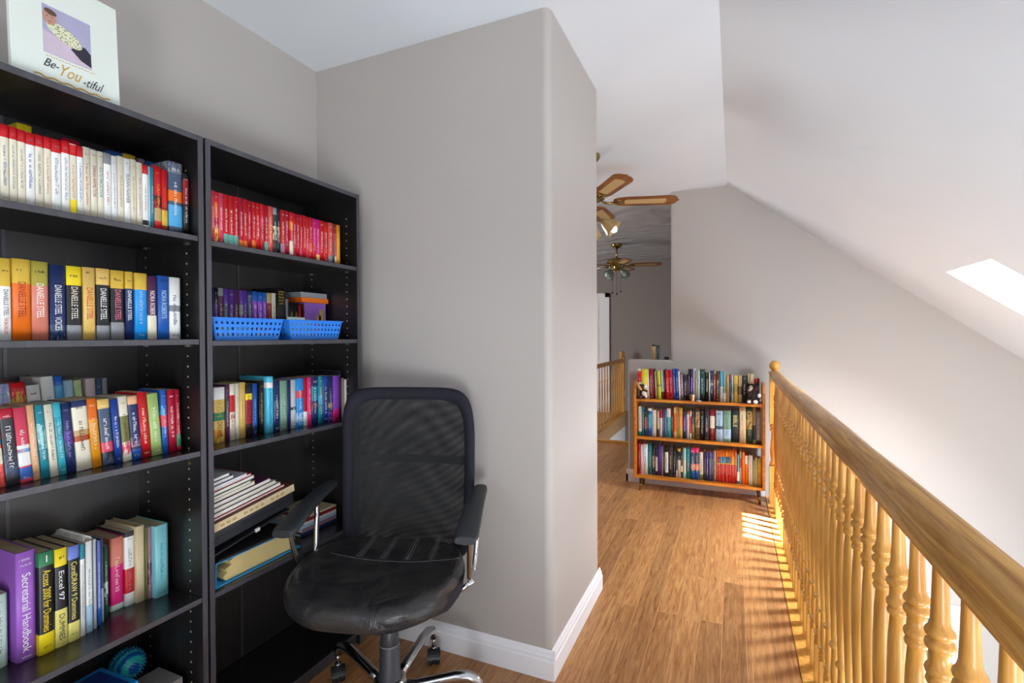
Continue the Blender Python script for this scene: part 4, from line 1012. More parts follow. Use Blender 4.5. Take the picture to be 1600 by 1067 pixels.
M_MAGP = mat('magazine_paper', 'D9D6CC', 0.6, var=0.12, scale=(4, 4, 900))
mg = [(0.30, 0.008, 'crimson'), (0.285, 0.010, 'white'), (0.27, 0.007, 'brown'), (0.255, 0.008, 'cream'), (0.235, 0.014, 'plum'), (0.17, 0.012, 'parchment'), (0.145, 0.010, 'olive'), (0.16, 0.009, 'white'), (0.15, 0.008, 'red'), (0.125, 0.008, 'lilac_white'), (0.075, 0.012, 'slate'), (0.06, 0.008, 'white')]
for k, (L_, T_, c_) in enumerate(mg):
    flat_book('magazine', '%s magazine, %s from the bottom of the tilted magazine pile' % (c_.replace('_', ' '), ordinal(k + 1)), (-1.55 - 0.004 * (k % 3), 1.082 + (0.002 + (zz - 0.7165) * 0.14), zz), (0.19, L_, T_), c_, 0, A9, 'tilted magazines on the black case', 'magazine', kind_m=M_MAGP, order='none'); zz += T_ + 0.0022
for k, (T_, c_, dy) in enumerate(((0.012, 'navy', 0), (0.016, 'mauve', 0.01), (0.012, 'pale_blue', 0.0), (0.010, 'white', 0.02), (0.014, 'dark_red', 0.03), (0.006, 'parchment', 0.05))):
    flat_book('magazine', '%s magazine, %s from the bottom of the small pile behind the armrest' % (c_.replace('_', ' '), ordinal(k + 1)), (-1.60, 1.505 + dy, 0.5405 + 0.0002 + sum((0.012, 0.016, 0.012, 0.010, 0.014)[:k]) + 0.0006 * k), (0.19, 0.20 - dy, T_), c_, 0, 0, 'small magazine pile behind the armrest', 'magazine', kind_m=M_MAGP)
# ---- bottom of the near bookcase: storage box, blue game box, spiky ball, grey binder
o = boxes('storage_box', [(-1.79, -1.545, 0.56, 1.005, 0.0625, 0.268)], mat('dark_storage_card', '2E2B2C', 0.6), bevel=0.004); tag(o, 'dark storage box on the bottom shelf under the blue game box', 'box')
gb_ = boxes('game_box', [(-0.165, 0, 0, 0.15, 0, 0.098)], mat('blue_game_box', '1E8AD2', 0.35), None, loc=(-1.556, 0.728, 0.2685), rot=(0, 0, math.radians(3)), bevel=0.002)
tag(gb_, 'bright blue game box lying beside the spiky ball', 'box')
boxes('lid_print', [(-0.150, -0.014, 0.014, 0.136, 0.098, 0.0984)], mat('navy_lid_print', '173A86', 0.35, var=0.3, scale=(20, 20, 20)), gb_)
m_, n_, l_, b_ = nt('blue_teal_rubber'); tc_ = n_.new('ShaderNodeTexCoord'); wv_ = n_.new('ShaderNodeTexWave'); wv_.inputs['Scale'].default_value = 14; wv_.inputs['Distortion'].default_value = 1.5
l_.new(tc_.outputs['Object'], wv_.inputs['Vector']); rp_ = n_.new('ShaderNodeValToRGB'); rp_.color_ramp.elements[0].color = lin('1655B0'); rp_.color_ramp.elements[1].color = lin('2CC6BE'); rp_.color_ramp.elements[0].position = 0.4; rp_.color_ramp.elements[1].position = 0.6
l_.new(wv_.outputs[0], rp_.inputs[0]); l_.new(rp_.outputs[0], b_.inputs['Base Color']); b_.inputs['Roughness'].default_value = 0.4
bm = BM(); bmesh.ops.create_icosphere(bm, subdivisions=4, radius=0.043)
for f in bm.faces: f.smooth = True
GA = math.pi * (3 - math.sqrt(5))
for k in range(420):
    z_ = 1 - 2 * (k + 0.5) / 420; r_ = math.sqrt(1 - z_ * z_); d_ = Vector((r_ * math.cos(GA * k), r_ * math.sin(GA * k), z_))
    q_ = Matrix.Translation(d_ * 0.0415) @ d_.to_track_quat('Z', 'Y').to_matrix().to_4x4(); add_lathe(bm, [(0, 0.0015), (0.009, 0.0004)], 5, M=q_)
tag(obj('spiky_ball', bm, m_, None, loc=(-1.750, 0.951, 0.319)), 'blue and turquoise spiky rubber ball on the bottom shelf of the near bookcase', 'ball')
gb2 = boxes('ring_binder', [(-0.115, 0, 0, 0.20, 0, 0.003), (-0.115, 0, 0, 0.20, 0.033, 0.036), (-0.003, 0, 0, 0.20, 0.003, 0.033)], mat('grey_binder_cloth', '7C7672', 0.7, var=0.15, scale=(60, 60, 60)), None, loc=(-1.555, 0.888, 0.2685), bevel=0.001)
for v_ in gb2.data.vertices: v_.co.y *= 0.55
tag(gb2, 'grey cloth binder lying beside the blue game box on the dark storage box', 'binder'); boxes('pages', [(-0.110, -0.006, 0.003, 0.107, 0.004, 0.032)], M_PAGE, gb2)

# spiral coil on the white notebook of the fourth shelf
L4_ = ROWS['L4'][4]
for o in list(bpy.data.objects):
    if o.get('group') == INFO['L4'][2] and 'seventh' in o['label']:
        t_, h_ = L4_[6][1], L4_[6][2]; bm = BM(); pts = []
        for k in range(19 * 10 + 1): a = 2 * math.pi * k / 10; pts.append((t_ * 0.55 + 0.0085 * math.cos(a), 0.006 + 0.145 * k / 190, h_ + 0.003 + 0.0085 * math.sin(a)))
        add_tube(bm, pts, 0.0011, 5); obj('spiral_binding', bm, mat('white_wire', 'E4E2DC', 0.3), o)

# ------------------------------------------------------------------ things on the low bookcase and the half wall
M_FUR = mat('dark_brown_plush', '2B1B18', 0.95, var=0.4, scale=(160, 160, 160), bump=0.8); M_FURB = mat('brown_plush', '4E2418', 0.95, var=0.3, scale=(160, 160, 160), bump=0.8)
M_TANP = mat('tan_plush', 'C99C62', 0.9, var=0.15, scale=(150, 150, 150), bump=0.6); M_WHP = mat('white_plush', 'D8D2CC', 0.9, var=0.1, scale=(150, 150, 150), bump=0.6)
def blob(bm, c, r, mi=0, sub=3, rot=None):
    M = Matrix.Translation(c) @ (rot or Matrix.Identity(4)) @ Matrix.Diagonal((r[0], r[1], r[2], 1)); n0 = len(bm.faces)
    bmesh.ops.create_icosphere(bm, subdivisions=sub, radius=1, matrix=M); bm.faces.ensure_lookup_table()
    for f in bm.faces[n0:]: f.material_index = mi; f.smooth = True
def soft(o, vox=0.003):
    r = o.modifiers.new('merge', 'REMESH'); r.mode = 'VOXEL'; r.voxel_size = vox; r.use_smooth_shade = True
    s = o.modifiers.new('smooth', 'SMOOTH'); s.iterations = 3; return o
def RX(a): return Matrix.Rotation(math.radians(a), 4, 'X')
def RY(a): return Matrix.Rotation(math.radians(a), 4, 'Y')
# dark plush at the right end: seated, white face patch, pale paws
pl = thing('plush_toy', 'dark brown plush animal with white face and pale paws at right end of low bookcase', 'plush toy', (0.150, 4.452, 0.8025))
bm = BM(); blob(bm, (0, 0, 0.055), (0.043, 0.03, 0.055)); blob(bm, (-0.012, -0.004, 0.125), (0.034, 0.03, 0.033)); blob(bm, (-0.034, -0.03, 0.022), (0.017, 0.032, 0.017)); blob(bm, (0.012, -0.03, 0.022), (0.018, 0.032, 0.018)); blob(bm, (0.034, -0.014, 0.07), (0.014, 0.016, 0.034), rot=RY(-20)); blob(bm, (-0.034, -0.014, 0.072), (0.012, 0.016, 0.03), rot=RY(25)); blob(bm, (-0.04, 0, 0.145), (0.010, 0.008, 0.018)); blob(bm, (0.018, 0, 0.150), (0.010, 0.008, 0.020))
soft(obj('plush_body', bm, M_FUR, pl))
bm = BM(); blob(bm, (-0.020, -0.027, 0.128), (0.016, 0.010, 0.018)); blob(bm, (-0.030, -0.034, 0.112), (0.012, 0.008, 0.011)); obj('plush_face', bm, M_WHP, pl)
bm = BM(); blob(bm, (-0.036, -0.062, 0.021), (0.016, 0.008, 0.013)); obj('paw_pad', bm, M_WHP, pl)
bm = BM(); blob(bm, (0.010, -0.062, 0.020), (0.019, 0.008, 0.015)); obj('paw_pad', bm, M_WHP, pl)
bm = BM(); blob(bm, (0.038, -0.032, 0.068), (0.014, 0.007, 0.017)); obj('paw_pad', bm, M_WHP, pl)
bm = BM()
for xx in (-0.027, -0.012): blob(bm, (xx, -0.037, 0.134), (0.003, 0.002, 0.0035), 0, 2)
blob(bm, (-0.031, -0.042, 0.116), (0.004, 0.003, 0.003), 0, 2); obj('eyes_and_nose', bm, M_BPLAST, pl)
# brown and white plush with tan ear at the left end, leaning over
pl = thing('plush_toy', 'brown plush dog with tan ear and white chest slumped at left end of low bookcase', 'plush toy', (-0.715, 4.450, 0.8025))
bm = BM(); blob(bm, (0.0, 0, 0.045), (0.03, 0.026, 0.045), rot=RY(-25)); blob(bm, (-0.012, -0.006, 0.098), (0.032, 0.028, 0.030)); blob(bm, (0.028, -0.02, 0.016), (0.022, 0.024, 0.014)); blob(bm, (-0.022, -0.02, 0.016), (0.02, 0.026, 0.015)); blob(bm, (0.018, -0.014, 0.075), (0.026, 0.012, 0.012), rot=RY(30))
soft(obj('plush_body', bm, M_FURB, pl))
bm = BM(); blob(bm, (-0.026, -0.030, 0.098), (0.012, 0.008, 0.030), rot=RY(-38)); obj('ear', bm, M_TANP, pl)
bm = BM(); blob(bm, (0.020, -0.022, 0.104), (0.015, 0.010, 0.022), rot=RY(10)); obj('muzzle', bm, M_WHP, pl)
bm = BM(); blob(bm, (0.012, -0.030, 0.046), (0.020, 0.008, 0.024), rot=RY(-35)); blob(bm, (0.028, -0.034, 0.022), (0.012, 0.010, 0.018), rot=RY(-20)); obj('chest_patch', bm, M_WHP, pl)
bm = BM(); blob(bm, (0.008, -0.033, 0.112), (0.003, 0.002, 0.003), 0, 2); blob(bm, (0.028, -0.030, 0.096), (0.004, 0.003, 0.003), 0, 2); obj('eyes_and_nose', bm, M_BPLAST, pl)
# little tin bucket
bk_ = thing('tin_bucket', 'small galvanised tin bucket standing before the books on the low bookcase', 'bucket', (-0.310, 4.440, 0.8025))
bm = BM(); add_lathe(bm, [(0, 0.017), (0.002, 0.018), (0.05, 0.0255), (0.052, 0.027), (0.0535, 0.0262), (0.052, 0.0245), (0.006, 0.0165), (0.005, 0.002)], 24, cap=False); bm2 = bm; obj('bucket_body', bm, M_STEEL, bk_)
bm = BM(); add_tube(bm, [(0.0265 * math.cos(a), -0.006 - 0.02 * math.sin(a), 0.046 - 0.028 * math.sin(a)) for a in [math.pi * k / 12 for k in range(13)]], 0.0009, 6); obj('bucket_handle', bm, M_STEEL, bk_)
bm = BM(); add_lathe(bm, [(0, 0.018), (0.006, 0.02), (0.008, 0.019), (0.008, 0.001)], 20, cap=False); tag(obj('tea_light_dish', bm, mat('pale_glass_dish', 'C6D2DC', 0.2), None, loc=(-0.262, 4.437, 0.8026)), 'pale shallow dish beside the small tin bucket', 'dish')
# half wall ledge
for (x0, x1, hh, c_, lab) in ((-0.686, -0.652, 0.135, 'tan', 'tan rounded book end book standing on the half wall ledge'), (-0.640, -0.622, 0.13, 'slate', 'narrow grey book standing beside the tan book on the half wall')):
    b_o = make_book('book', x1 - x0, hh, 0.06, c_ + '|black@.9-1', '', False); b_o.location = (x0, 4.745, 1.1305); tag(b_o, lab, 'book', 'books on the half wall ledge')
o = boxes('small_box', [(-0.575, -0.535, 4.73, 4.77, 1.1305, 1.157)], M_BPLAST, bevel=0.003); tag(o, 'tiny black box on the half wall ledge in the corner', 'box')

# ------------------------------------------------------------------ office chair
ch = thing('office_chair', 'black office chair with mesh back, worn leather seat and chrome base by the closet wall', 'chair', (-1.115, 1.444, 0), math.radians(18))
m_, n_, l_, b_ = nt('worn_black_leather')
tc_ = n_.new('ShaderNodeTexCoord'); v1 = n_.new('ShaderNodeTexVoronoi'); v1.inputs['Scale'].default_value = 420; v1.feature = 'DISTANCE_TO_EDGE'; n1 = n_.new('ShaderNodeTexNoise'); n1.inputs['Scale'].default_value = 9; n1.inputs['Detail'].default_value = 5; n1.inputs['Distortion'].default_value = 1.2
l_.new(tc_.outputs['Object'], v1.inputs['Vector']); l_.new(tc_.outputs['Object'], n1.inputs['Vector'])
rp_ = n_.new('ShaderNodeValToRGB'); rp_.color_ramp.elements[0].position = 0.35; rp_.color_ramp.elements[0].color = lin('1C1C20'); rp_.color_ramp.elements[1].position = 0.75; rp_.color_ramp.elements[1].color = lin('383430'); l_.new(n1.outputs[0], rp_.inputs[0]); l_.new(rp_.outputs[0], b_.inputs['Base Color'])
rr_ = n_.new('ShaderNodeMapRange'); rr_.inputs[3].default_value = 0.28; rr_.inputs[4].default_value = 0.46; l_.new(n1.outputs[0], rr_.inputs[0]); l_.new(rr_.outputs[0], b_.inputs['Roughness'])
bp1 = n_.new('ShaderNodeBump'); bp1.inputs['Strength'].default_value = 0.8; bp1.inputs['Distance'].default_value = 0.012; l_.new(n1.outputs[0], bp1.inputs['Height'])
bp2 = n_.new('ShaderNodeBump'); bp2.inputs['Strength'].default_value = 0.25; bp2.inputs['Distance'].default_value = 0.0006; l_.new(v1.outputs[0], bp2.inputs['Height']); l_.new(bp1.outputs[0], bp2.inputs['Normal']); l_.new(bp2.outputs[0], b_.inputs['Normal'])
M_LEATH = m_
M_FAB = mat('black_navy_fabric', '131320', 0.85, var=0.25, scale=(500, 500, 500), bump=0.3)
M_ARM = mat('soft_black_armrest', '2A2D30', 0.5, var=0.12, scale=(250, 250, 250), bump=0.1)
M_THREAD = mat('grey_thread', '6A6A6E', 0.7)
SW = 0.300
def seat_w(a):   # half width against the depth coordinate (front negative y)
    return 1.0
def seat_pt(ang, k):
    """outline point, k scales toward the centre; local y negative is the front"""
    c, s = math.cos(ang), math.sin(ang)
    e = 2 / 3.0
    x = SW * math.copysign(abs(c) ** e, c) * k; yy = math.copysign(abs(s) ** (2 / 2.6 if s < 0 else 2 / 4.2), s) * k
    y = yy * (0.285 if yy < 0 else 0.235)
    x *= 1.0 - 0.15 * max(0, y / 0.235) ** 1.5 - 0.06 * max(0, -y / 0.285)
    x -= 0.035 * k
    return x, y
def seat_z(x, y):
    d = min(1.0, math.hypot(x / SW, y / 0.27)); z = 0.548 - 0.012 * (1 - d * d)
    z += 0.012 * max(0, y / 0.235) ** 2 + 0.010 * (abs(x) / SW) ** 2
    if y < -0.12: z -= 0.55 * ((-y - 0.12)) ** 1.75
    return z
bm = BM(); N = 64; rings = []
prof = [(0.0, 0), (0.25, 0), (0.5, 0), (0.7, 0), (0.82, 0), (0.90, 0.0), (0.955, -0.007), (0.985, -0.018), (1.0, -0.034), (1.0, -0.055), (0.985, -0.072), (0.95, -0.084)]
for k, dz in prof[1:]:
    ring = []
    for i in range(N):
        a = 2 * math.pi * i / N; x, y = seat_pt(a, k); kk = min(k, 0.9); xs_, ys_ = seat_pt(a, kk) if k > 0.9 else (x, y)
        ring.append(bm.verts.new((x, y, seat_z(xs_, ys_) + dz + 0.0018 * math.sin(11 * a) * (k > 0.95))))
    rings.append(ring)
c0 = bm.verts.new((0, 0, seat_z(0, 0)))
for i in range(N): f = bm.faces.new((c0, rings[0][i], rings[0][(i + 1) % N])); f.smooth = True
for a_, b2_ in zip(rings, rings[1:]):
    for i in range(N): f = bm.faces.new((a_[i], b2_[i], b2_[(i + 1) % N], a_[(i + 1) % N])); f.smooth = True
bm.faces.new(list(reversed(rings[-1])))
obj('seat', bm, M_LEATH, ch, sub=1)
# fabric side band and the pan under the leather
bm = BM(); rr2 = []
for k, dz in ((1.004, -0.040), (1.006, -0.055), (0.99, -0.085), (0.94, -0.104), (0.8, -0.115), (0.5, -0.118)):
    ring = []
    for i in range(N):
        a = 2 * math.pi * i / N; x, y = seat_pt(a, k); xs_, ys_ = seat_pt(a, 0.9)
        front = max(0, min(1, (-y - 0.10) / 0.12)); ring.append(bm.verts.new((x * (1 - 0.012 * front), y * (1 - 0.07 * front), seat_z(xs_, ys_) + dz + 0.026 * front)))
    rr2.append(ring)
for a_, b2_ in zip(rr2, rr2[1:]):
    for i in range(N): f = bm.faces.new((a_[i], b2_[i], b2_[(i + 1) % N], a_[(i + 1) % N])); f.smooth = True
bm.faces.new(list(reversed(rr2[-1]))); obj('seat_pan', bm, M_FAB, ch)
bm = BM()
for xc in (-0.135, -0.045, 0.045, 0.135):
    for dx in (-0.009, 0.0, 0.009):
        pts = []
        for k in range(11):
            y = 0.055 + 0.165 * k / 10; x = (xc + dx) * (1 - 0.06 * k / 10); pts.append((x, y, seat_z(x, y) + 0.0009))
        add_tube(bm, pts, 0.0009 if dx else 0.0016, 5)
pts = [(x, 0.055 - 0.018 * (1 - (x / 0.24) ** 2), seat_z(x, 0.05) + 0.0008) for x in [-0.24 + 0.48 * k / 30 for k in range(31)]]
add_tube(bm, pts, 0.0012, 5); obj('stitching', bm, M_THREAD, ch)
# mesh back: border ring, two layers of net, lumbar bar
def back_xz(u, v):   # u -1..1, v 0..1 -> local point on the curved, slightly reclined back
    z = 0.462 + 0.683 * v; hw = 0.262 + 0.012 * math.sin(min(1, v * 1.5) * math.pi * 0.5) - 0.060 * max(0, v - 0.75) ** 1.2
    y = 0.245 + 0.030 * v + 0.020 * math.sin(v * math.pi) - 0.035 * (u * u) + 0.0
    return Vector((hw * u - 0.008, y, z))
def outline(s, inset):
    """closed rounded outline in (u,v) with parameter s 0..1"""
    a = 2 * math.pi * s; c, sn = math.cos(a), math.sin(a); e = 2 / 7.0
    u = math.copysign(abs(c) ** e, c); v = math.copysign(abs(sn) ** e, sn)
    return u * (1 - inset * 1.0), 0.5 + 0.5 * v * (1 - inset * 0.95)
NB = 96; bm = BM(); prev = None; first = None
for i in range(NB + 1):
    s = i / NB
    if i < NB:
        ring = []
        for ins, off in ((0.0, 0.0), (0.03, -0.013), (0.10, -0.015), (0.155, -0.006), (0.155, 0.006), (0.10, 0.014), (0.03, 0.012)):
            u, v = outline(s, ins); p = back_xz(u, v); p.y += off; ring.append(bm.verts.new(p))
        if first is None: first = ring
    else: ring = first
    if prev:
        for k in range(7): f = bm.faces.new((prev[k], prev[(k + 1) % 7], ring[(k + 1) % 7], ring[k])); f.smooth = True
    prev = ring
obj('back_border', bm, M_FAB, ch)
def net_mat(name, freq, rot, col):
    m, n, l, b = nt(name); tc = n.new('ShaderNodeTexCoord'); mp = n.new('ShaderNodeMapping'); mp.inputs['Rotation'].default_value = (0, 0, rot); l.new(tc.outputs['UV'], mp.inputs[0])
    sp = n.new('ShaderNodeSeparateXYZ'); l.new(mp.outputs[0], sp.inputs[0]); outs = []
    for i in (0, 1):
        mu = n.new('ShaderNodeMath'); mu.operation = 'MULTIPLY'; mu.inputs[1].default_value = freq[i]; l.new(sp.outputs[i], mu.inputs[0])
        si = n.new('ShaderNodeMath'); si.operation = 'SINE'; l.new(mu.outputs[0], si.inputs[0]); outs.append(si)
    pr_ = n.new('ShaderNodeMath'); pr_.operation = 'MULTIPLY'; l.new(outs[0].outputs[0], pr_.inputs[0]); l.new(outs[1].outputs[0], pr_.inputs[1])
    gt_ = n.new('ShaderNodeMath'); gt_.operation = 'GREATER_THAN'; gt_.inputs[1].default_value = 0.09; l.new(pr_.outputs[0], gt_.inputs[0])
    tr = n.new('ShaderNodeBsdfTransparent'); mxs = n.new('ShaderNodeMixShader'); l.new(gt_.outputs[0], mxs.inputs[0]); l.new(b.outputs[0], mxs.inputs[1]); l.new(tr.outputs[0], mxs.inputs[2])
    l.new(mxs.outputs[0], n['Material Output'].inputs[0]); b.inputs['Base Color'].default_value = lin(col); b.inputs['Roughness'].default_value = 0.7
    return m
def net(name, off, bow, m):
    bm = BM(); uvl = bm.loops.layers.uv.new('UVMap'); G = 24; g = []
    for j in range(G + 1):
        row_ = []
        for i in range(G + 1):
            u = -0.86 + 1.72 * i / G; v = 0.07 + 0.86 * j / G; p = back_xz(u, v); p.y += off + bow * math.sin(math.pi * (u + 0.86) / 1.72) * math.sin(math.pi * (v - 0.07) / 0.86)
            vv = bm.verts.new(p); row_.append((vv, (p.x + 0.004 * math.sin(5 * v + 2 * u), p.z + 0.004 * math.sin(3 * u + bow * 60))))
        g.append(row_)
    for j in range(G):
        for i in range(G):
            q = [g[j][i], g[j][i + 1], g[j + 1][i + 1], g[j + 1][i]]; f = bm.faces.new([a[0] for a in q]); f.smooth = True
            for lp, a in zip(f.loops, q): lp[uvl].uv = a[1]
    return obj(name, bm, m, ch)
net('back_net', -0.004, -0.004, net_mat('black_net_front', (2350, 2350), 0.0, '141518'))
net('back_net', 0.006, 0.012, net_mat('black_net_rear', (2375, 2210), 0.03, '101114'))
bm = BM(); NU = 16
for (v0, v1) in ((0.545, 0.590),):
    A = [(back_xz(-0.88 + 1.76 * k / NU, v0), back_xz(-0.88 + 1.76 * k / NU, v1)) for k in range(NU + 1)]
    R_ = []
    for a, b in A: R_.append([bm.verts.new(a + Vector((0, 0.008, 0))), bm.verts.new(b + Vector((0, 0.008, 0))), bm.verts.new(b + Vector((0, 0.02, 0))), bm.verts.new(a + Vector((0, 0.02, 0)))])
    for r0, r1 in zip(R_, R_[1:]):
        for k in range(4): bm.faces.new((r0[k], r0[(k + 1) % 4], r1[(k + 1) % 4], r1[k]))
obj('lumbar_bar', bm, M_BPLAST, ch)
bm = BM()
add_box(bm, -0.035, 0.035, 0.05, 0.30, 0.43, 0.445); add_box(bm, -0.035, 0.035, 0.285, 0.30, 0.43, 0.50); obj('back_bracket', bm, M_BPLAST, ch, bevel=0.006)
boxes('tilt_mechanism', [(-0.07, 0.07, -0.09, 0.10, 0.405, 0.44)], M_BPLAST, ch, bevel=0.008)
# armrests with chrome loops
for s in (-1, 1):
    bm = BM(); P = []; K = 14
    for k in range(K + 1):
        u = k / K; y = -0.125 + 0.365 * u; z = 0.690 + 0.066 * math.sin(u * math.pi * 0.5) ** 1.1; w = 0.043 - 0.015 * u; x = s * (0.312 - 0.006 * u) - 0.015
        P.append((x, y, z, w))
    R_ = []
    for i, (x, y, z, w) in enumerate(P):
        e = 1.0 if 0 < i < K else 0.82
        sl = 0.25
        sec = [(-w * e, -0.004), (-w * 0.93 * e, 0.006), (-w * 0.6 * e, 0.010), (0, 0.0115), (w * 0.6 * e, 0.010), (w * 0.93 * e, 0.006), (w * e, -0.004), (w * 0.9 * e, -0.013), (0, -0.017), (-w * 0.9 * e, -0.013)]
        R_.append([bm.verts.new((x + a, y, z + b)) for a, b in sec])
    for r0, r1 in zip(R_, R_[1:]):
        for k in range(10): f = bm.faces.new((r0[k], r0[(k + 1) % 10], r1[(k + 1) % 10], r1[k])); f.smooth = True
    bm.faces.new(R_[0]); bm.faces.new(R_[-1]); ar = obj('armrest', bm, M_ARM, ch, bevel=0.003)
    def arc(pts, n=8):
        """Catmull-Rom through points"""
        o_ = []; pts = [Vector(p) for p in pts]; q = [pts[0]] + pts + [pts[-1]]
        for i in range(1, len(q) - 2):
            for k in range(n):
                t_ = k / n; o_.append(0.5 * ((2 * q[i]) + (q[i + 1] - q[i - 1]) * t_ + (2 * q[i - 1] - 5 * q[i] + 4 * q[i + 1] - q[i + 2]) * t_ ** 2 + (3 * q[i] - q[i - 1] - 3 * q[i + 1] + q[i + 2]) * t_ ** 3))
        return o_ + [pts[-1]]
    bm = BM(); add_tube(bm, arc([(s * 0.318, -0.10, 0.69), (s * 0.314, -0.085, 0.62), (s * 0.308, -0.055, 0.535), (s * 0.303, -0.02, 0.500), (s * 0.303, 0.035, 0.500), (s * 0.308, 0.065, 0.54), (s * 0.312, 0.082, 0.64), (s * 0.314, 0.09, 0.742)]), 0.0095, 12)
    for v_ in bm.verts: v_.co.x -= 0.015; v_.co.y += 0.035; v_.co.z += (-0.012 if v_.co.z > 0.68 else 0)
    obj('arm_bracket', bm, M_CHROME, ar)
    bm = BM(); add_tube(bm, [(s * 0.303, 0.008, 0.500), (s * 0.25, 0.008, 0.455), (s * 0.10, 0.008, 0.432)], 0.009, 10); obj('arm_stay', bm, M_CHROME, ar)
# column
bm = BM(); add_lathe(bm, [(0.095, 0.050), (0.10, 0.052), (0.135, 0.050), (0.15, 0.040), (0.152, 0.0375), (0.262, 0.0345), (0.265, 0.032), (0.268, 0.0325), (0.315, 0.031), (0.318, 0.029), (0.322, 0.0295), (0.36, 0.0285), (0.363, 0.024), (0.41, 0.024)], 32, cap=True)
obj('gas_column', bm, mat('grey_black_column_plastic', '3C3C42', 0.42), ch)
bm = BM(); add_lathe(bm, [(0.262, 0.0352), (0.2645, 0.0356), (0.267, 0.0352)], 32, cap=False); add_lathe(bm, [(0.315, 0.0318), (0.3175, 0.032), (0.32, 0.0318)], 32, cap=False); obj('column_ring', bm, mat('grey_ring_plastic', '808086', 0.3), ch)
bm = BM(); add_lathe(bm, [(0.07, 0.045), (0.075, 0.058), (0.115, 0.060), (0.142, 0.054), (0.146, 0.044)], 32); obj('base_hub', bm, M_CHROME, ch)
for k in range(5):
    a = math.radians(166 + 18 * 0 - 18 - 72 * k); dx, dy = math.cos(a), math.sin(a)
    def L(r, z): return (dx * r, dy * r, z)
    bm = BM(); add_tube(bm, [L(0.045, 0.108), L(0.10, 0.118), L(0.17, 0.135), L(0.235, 0.150), L(0.280, 0.150), L(0.306, 0.138), L(0.318, 0.118), L(0.320, 0.100)], [0.020, 0.019, 0.018, 0.0185, 0.0185, 0.018, 0.016, 0.013], 14)
    lg = obj('base_leg', bm, M_CHROME, ch)
    bm = BM(); Mc = Matrix.Translation(L(0.320, 0)) @ Matrix.Rotation(a + 1.1 + k, 4, 'Z')
    add_lathe(bm, [(0.062, 0.0075), (0.105, 0.0075)], 12, mi=1, M=Mc); add_lathe(bm, [(0.060, 0.013), (0.066, 0.013)], 12, mi=1, M=Mc)
    for sx in (-1, 1):
        add_lathe(bm, [(-0.010, 0.020), (-0.0085, 0.0275), (0.0085, 0.0275), (0.010, 0.020)], 20, M=Mc @ Matrix.Translation((sx * 0.014, 0.012, 0.0278)) @ Matrix.Rotation(math.radians(90), 4, 'Y'))
    hood = []
    for q in range(13): an = math.radians(-20 + 200 * q / 12); hood.append((0.012 + 0.0305 * math.cos(an), 0.0285 + 0.0325 * math.sin(an)))
    add_prism(bm, hood + [(0.0, 0.022)], -0.004, 0.004, 'X', M=Mc)
    for sx in (-1, 1):
        add_prism(bm, [(0.012 + 0.031 * math.cos(math.radians(q)), 0.0285 + 0.033 * math.sin(math.radians(q))) for q in range(10, 171, 16)] + [(-0.012, 0.036), (0.036, 0.036)], sx * 0.004, sx * 0.026, 'X', M=Mc)
    obj('caster', bm, [M_BPLAST, M_CHROME], lg)

# ------------------------------------------------------------------ ceiling fans
M_FW = wood_mat('walnut_fan_blade', '9A5A22', '6E3C14', (3, 26, 26), 0.35, coat=0.3)
m_, n_, l_, b_ = nt('woven_cane_inlay'); tc_ = n_.new('ShaderNodeTexCoord'); wv_ = n_.new('ShaderNodeTexWave'); wv_.inputs['Scale'].default_value = 28; wv_.bands_direction = 'X'; l_.new(tc_.outputs['Object'], wv_.inputs['Vector'])
rp_ = n_.new('ShaderNodeValToRGB'); rp_.color_ramp.elements[0].color = lin('8A6A3C'); rp_.color_ramp.elements[1].color = lin('E0C48C'); l_.new(wv_.outputs[0], rp_.inputs[0]); l_.new(rp_.outputs[0], b_.inputs['Base Color']); M_CANE = m_
m_, n_, l_, b_ = nt('amber_lamp_glass'); b_.inputs['Base Color'].default_value = lin('CDAE74'); b_.inputs['Roughness'].default_value = 0.3; b_.inputs['Transmission Weight'].default_value = 0.35; M_AMB = m_
m_, n_, l_, b_ = nt('clear_fluted_glass'); b_.inputs['Base Color'].default_value = lin('C4DAD4'); b_.inputs['Roughness'].default_value = 0.12; b_.inputs['Transmission Weight'].default_value = 0.8; M_CLR = m_
m_, n_, l_, b_ = nt('lit_bulb'); b_.inputs['Base Color'].default_value = (1, 0.98, 0.92, 1); b_.inputs['Emission Color'].default_value = (1, 0.96, 0.88, 1); b_.inputs['Emission Strength'].default_value = 0.7; M_BULB = m_
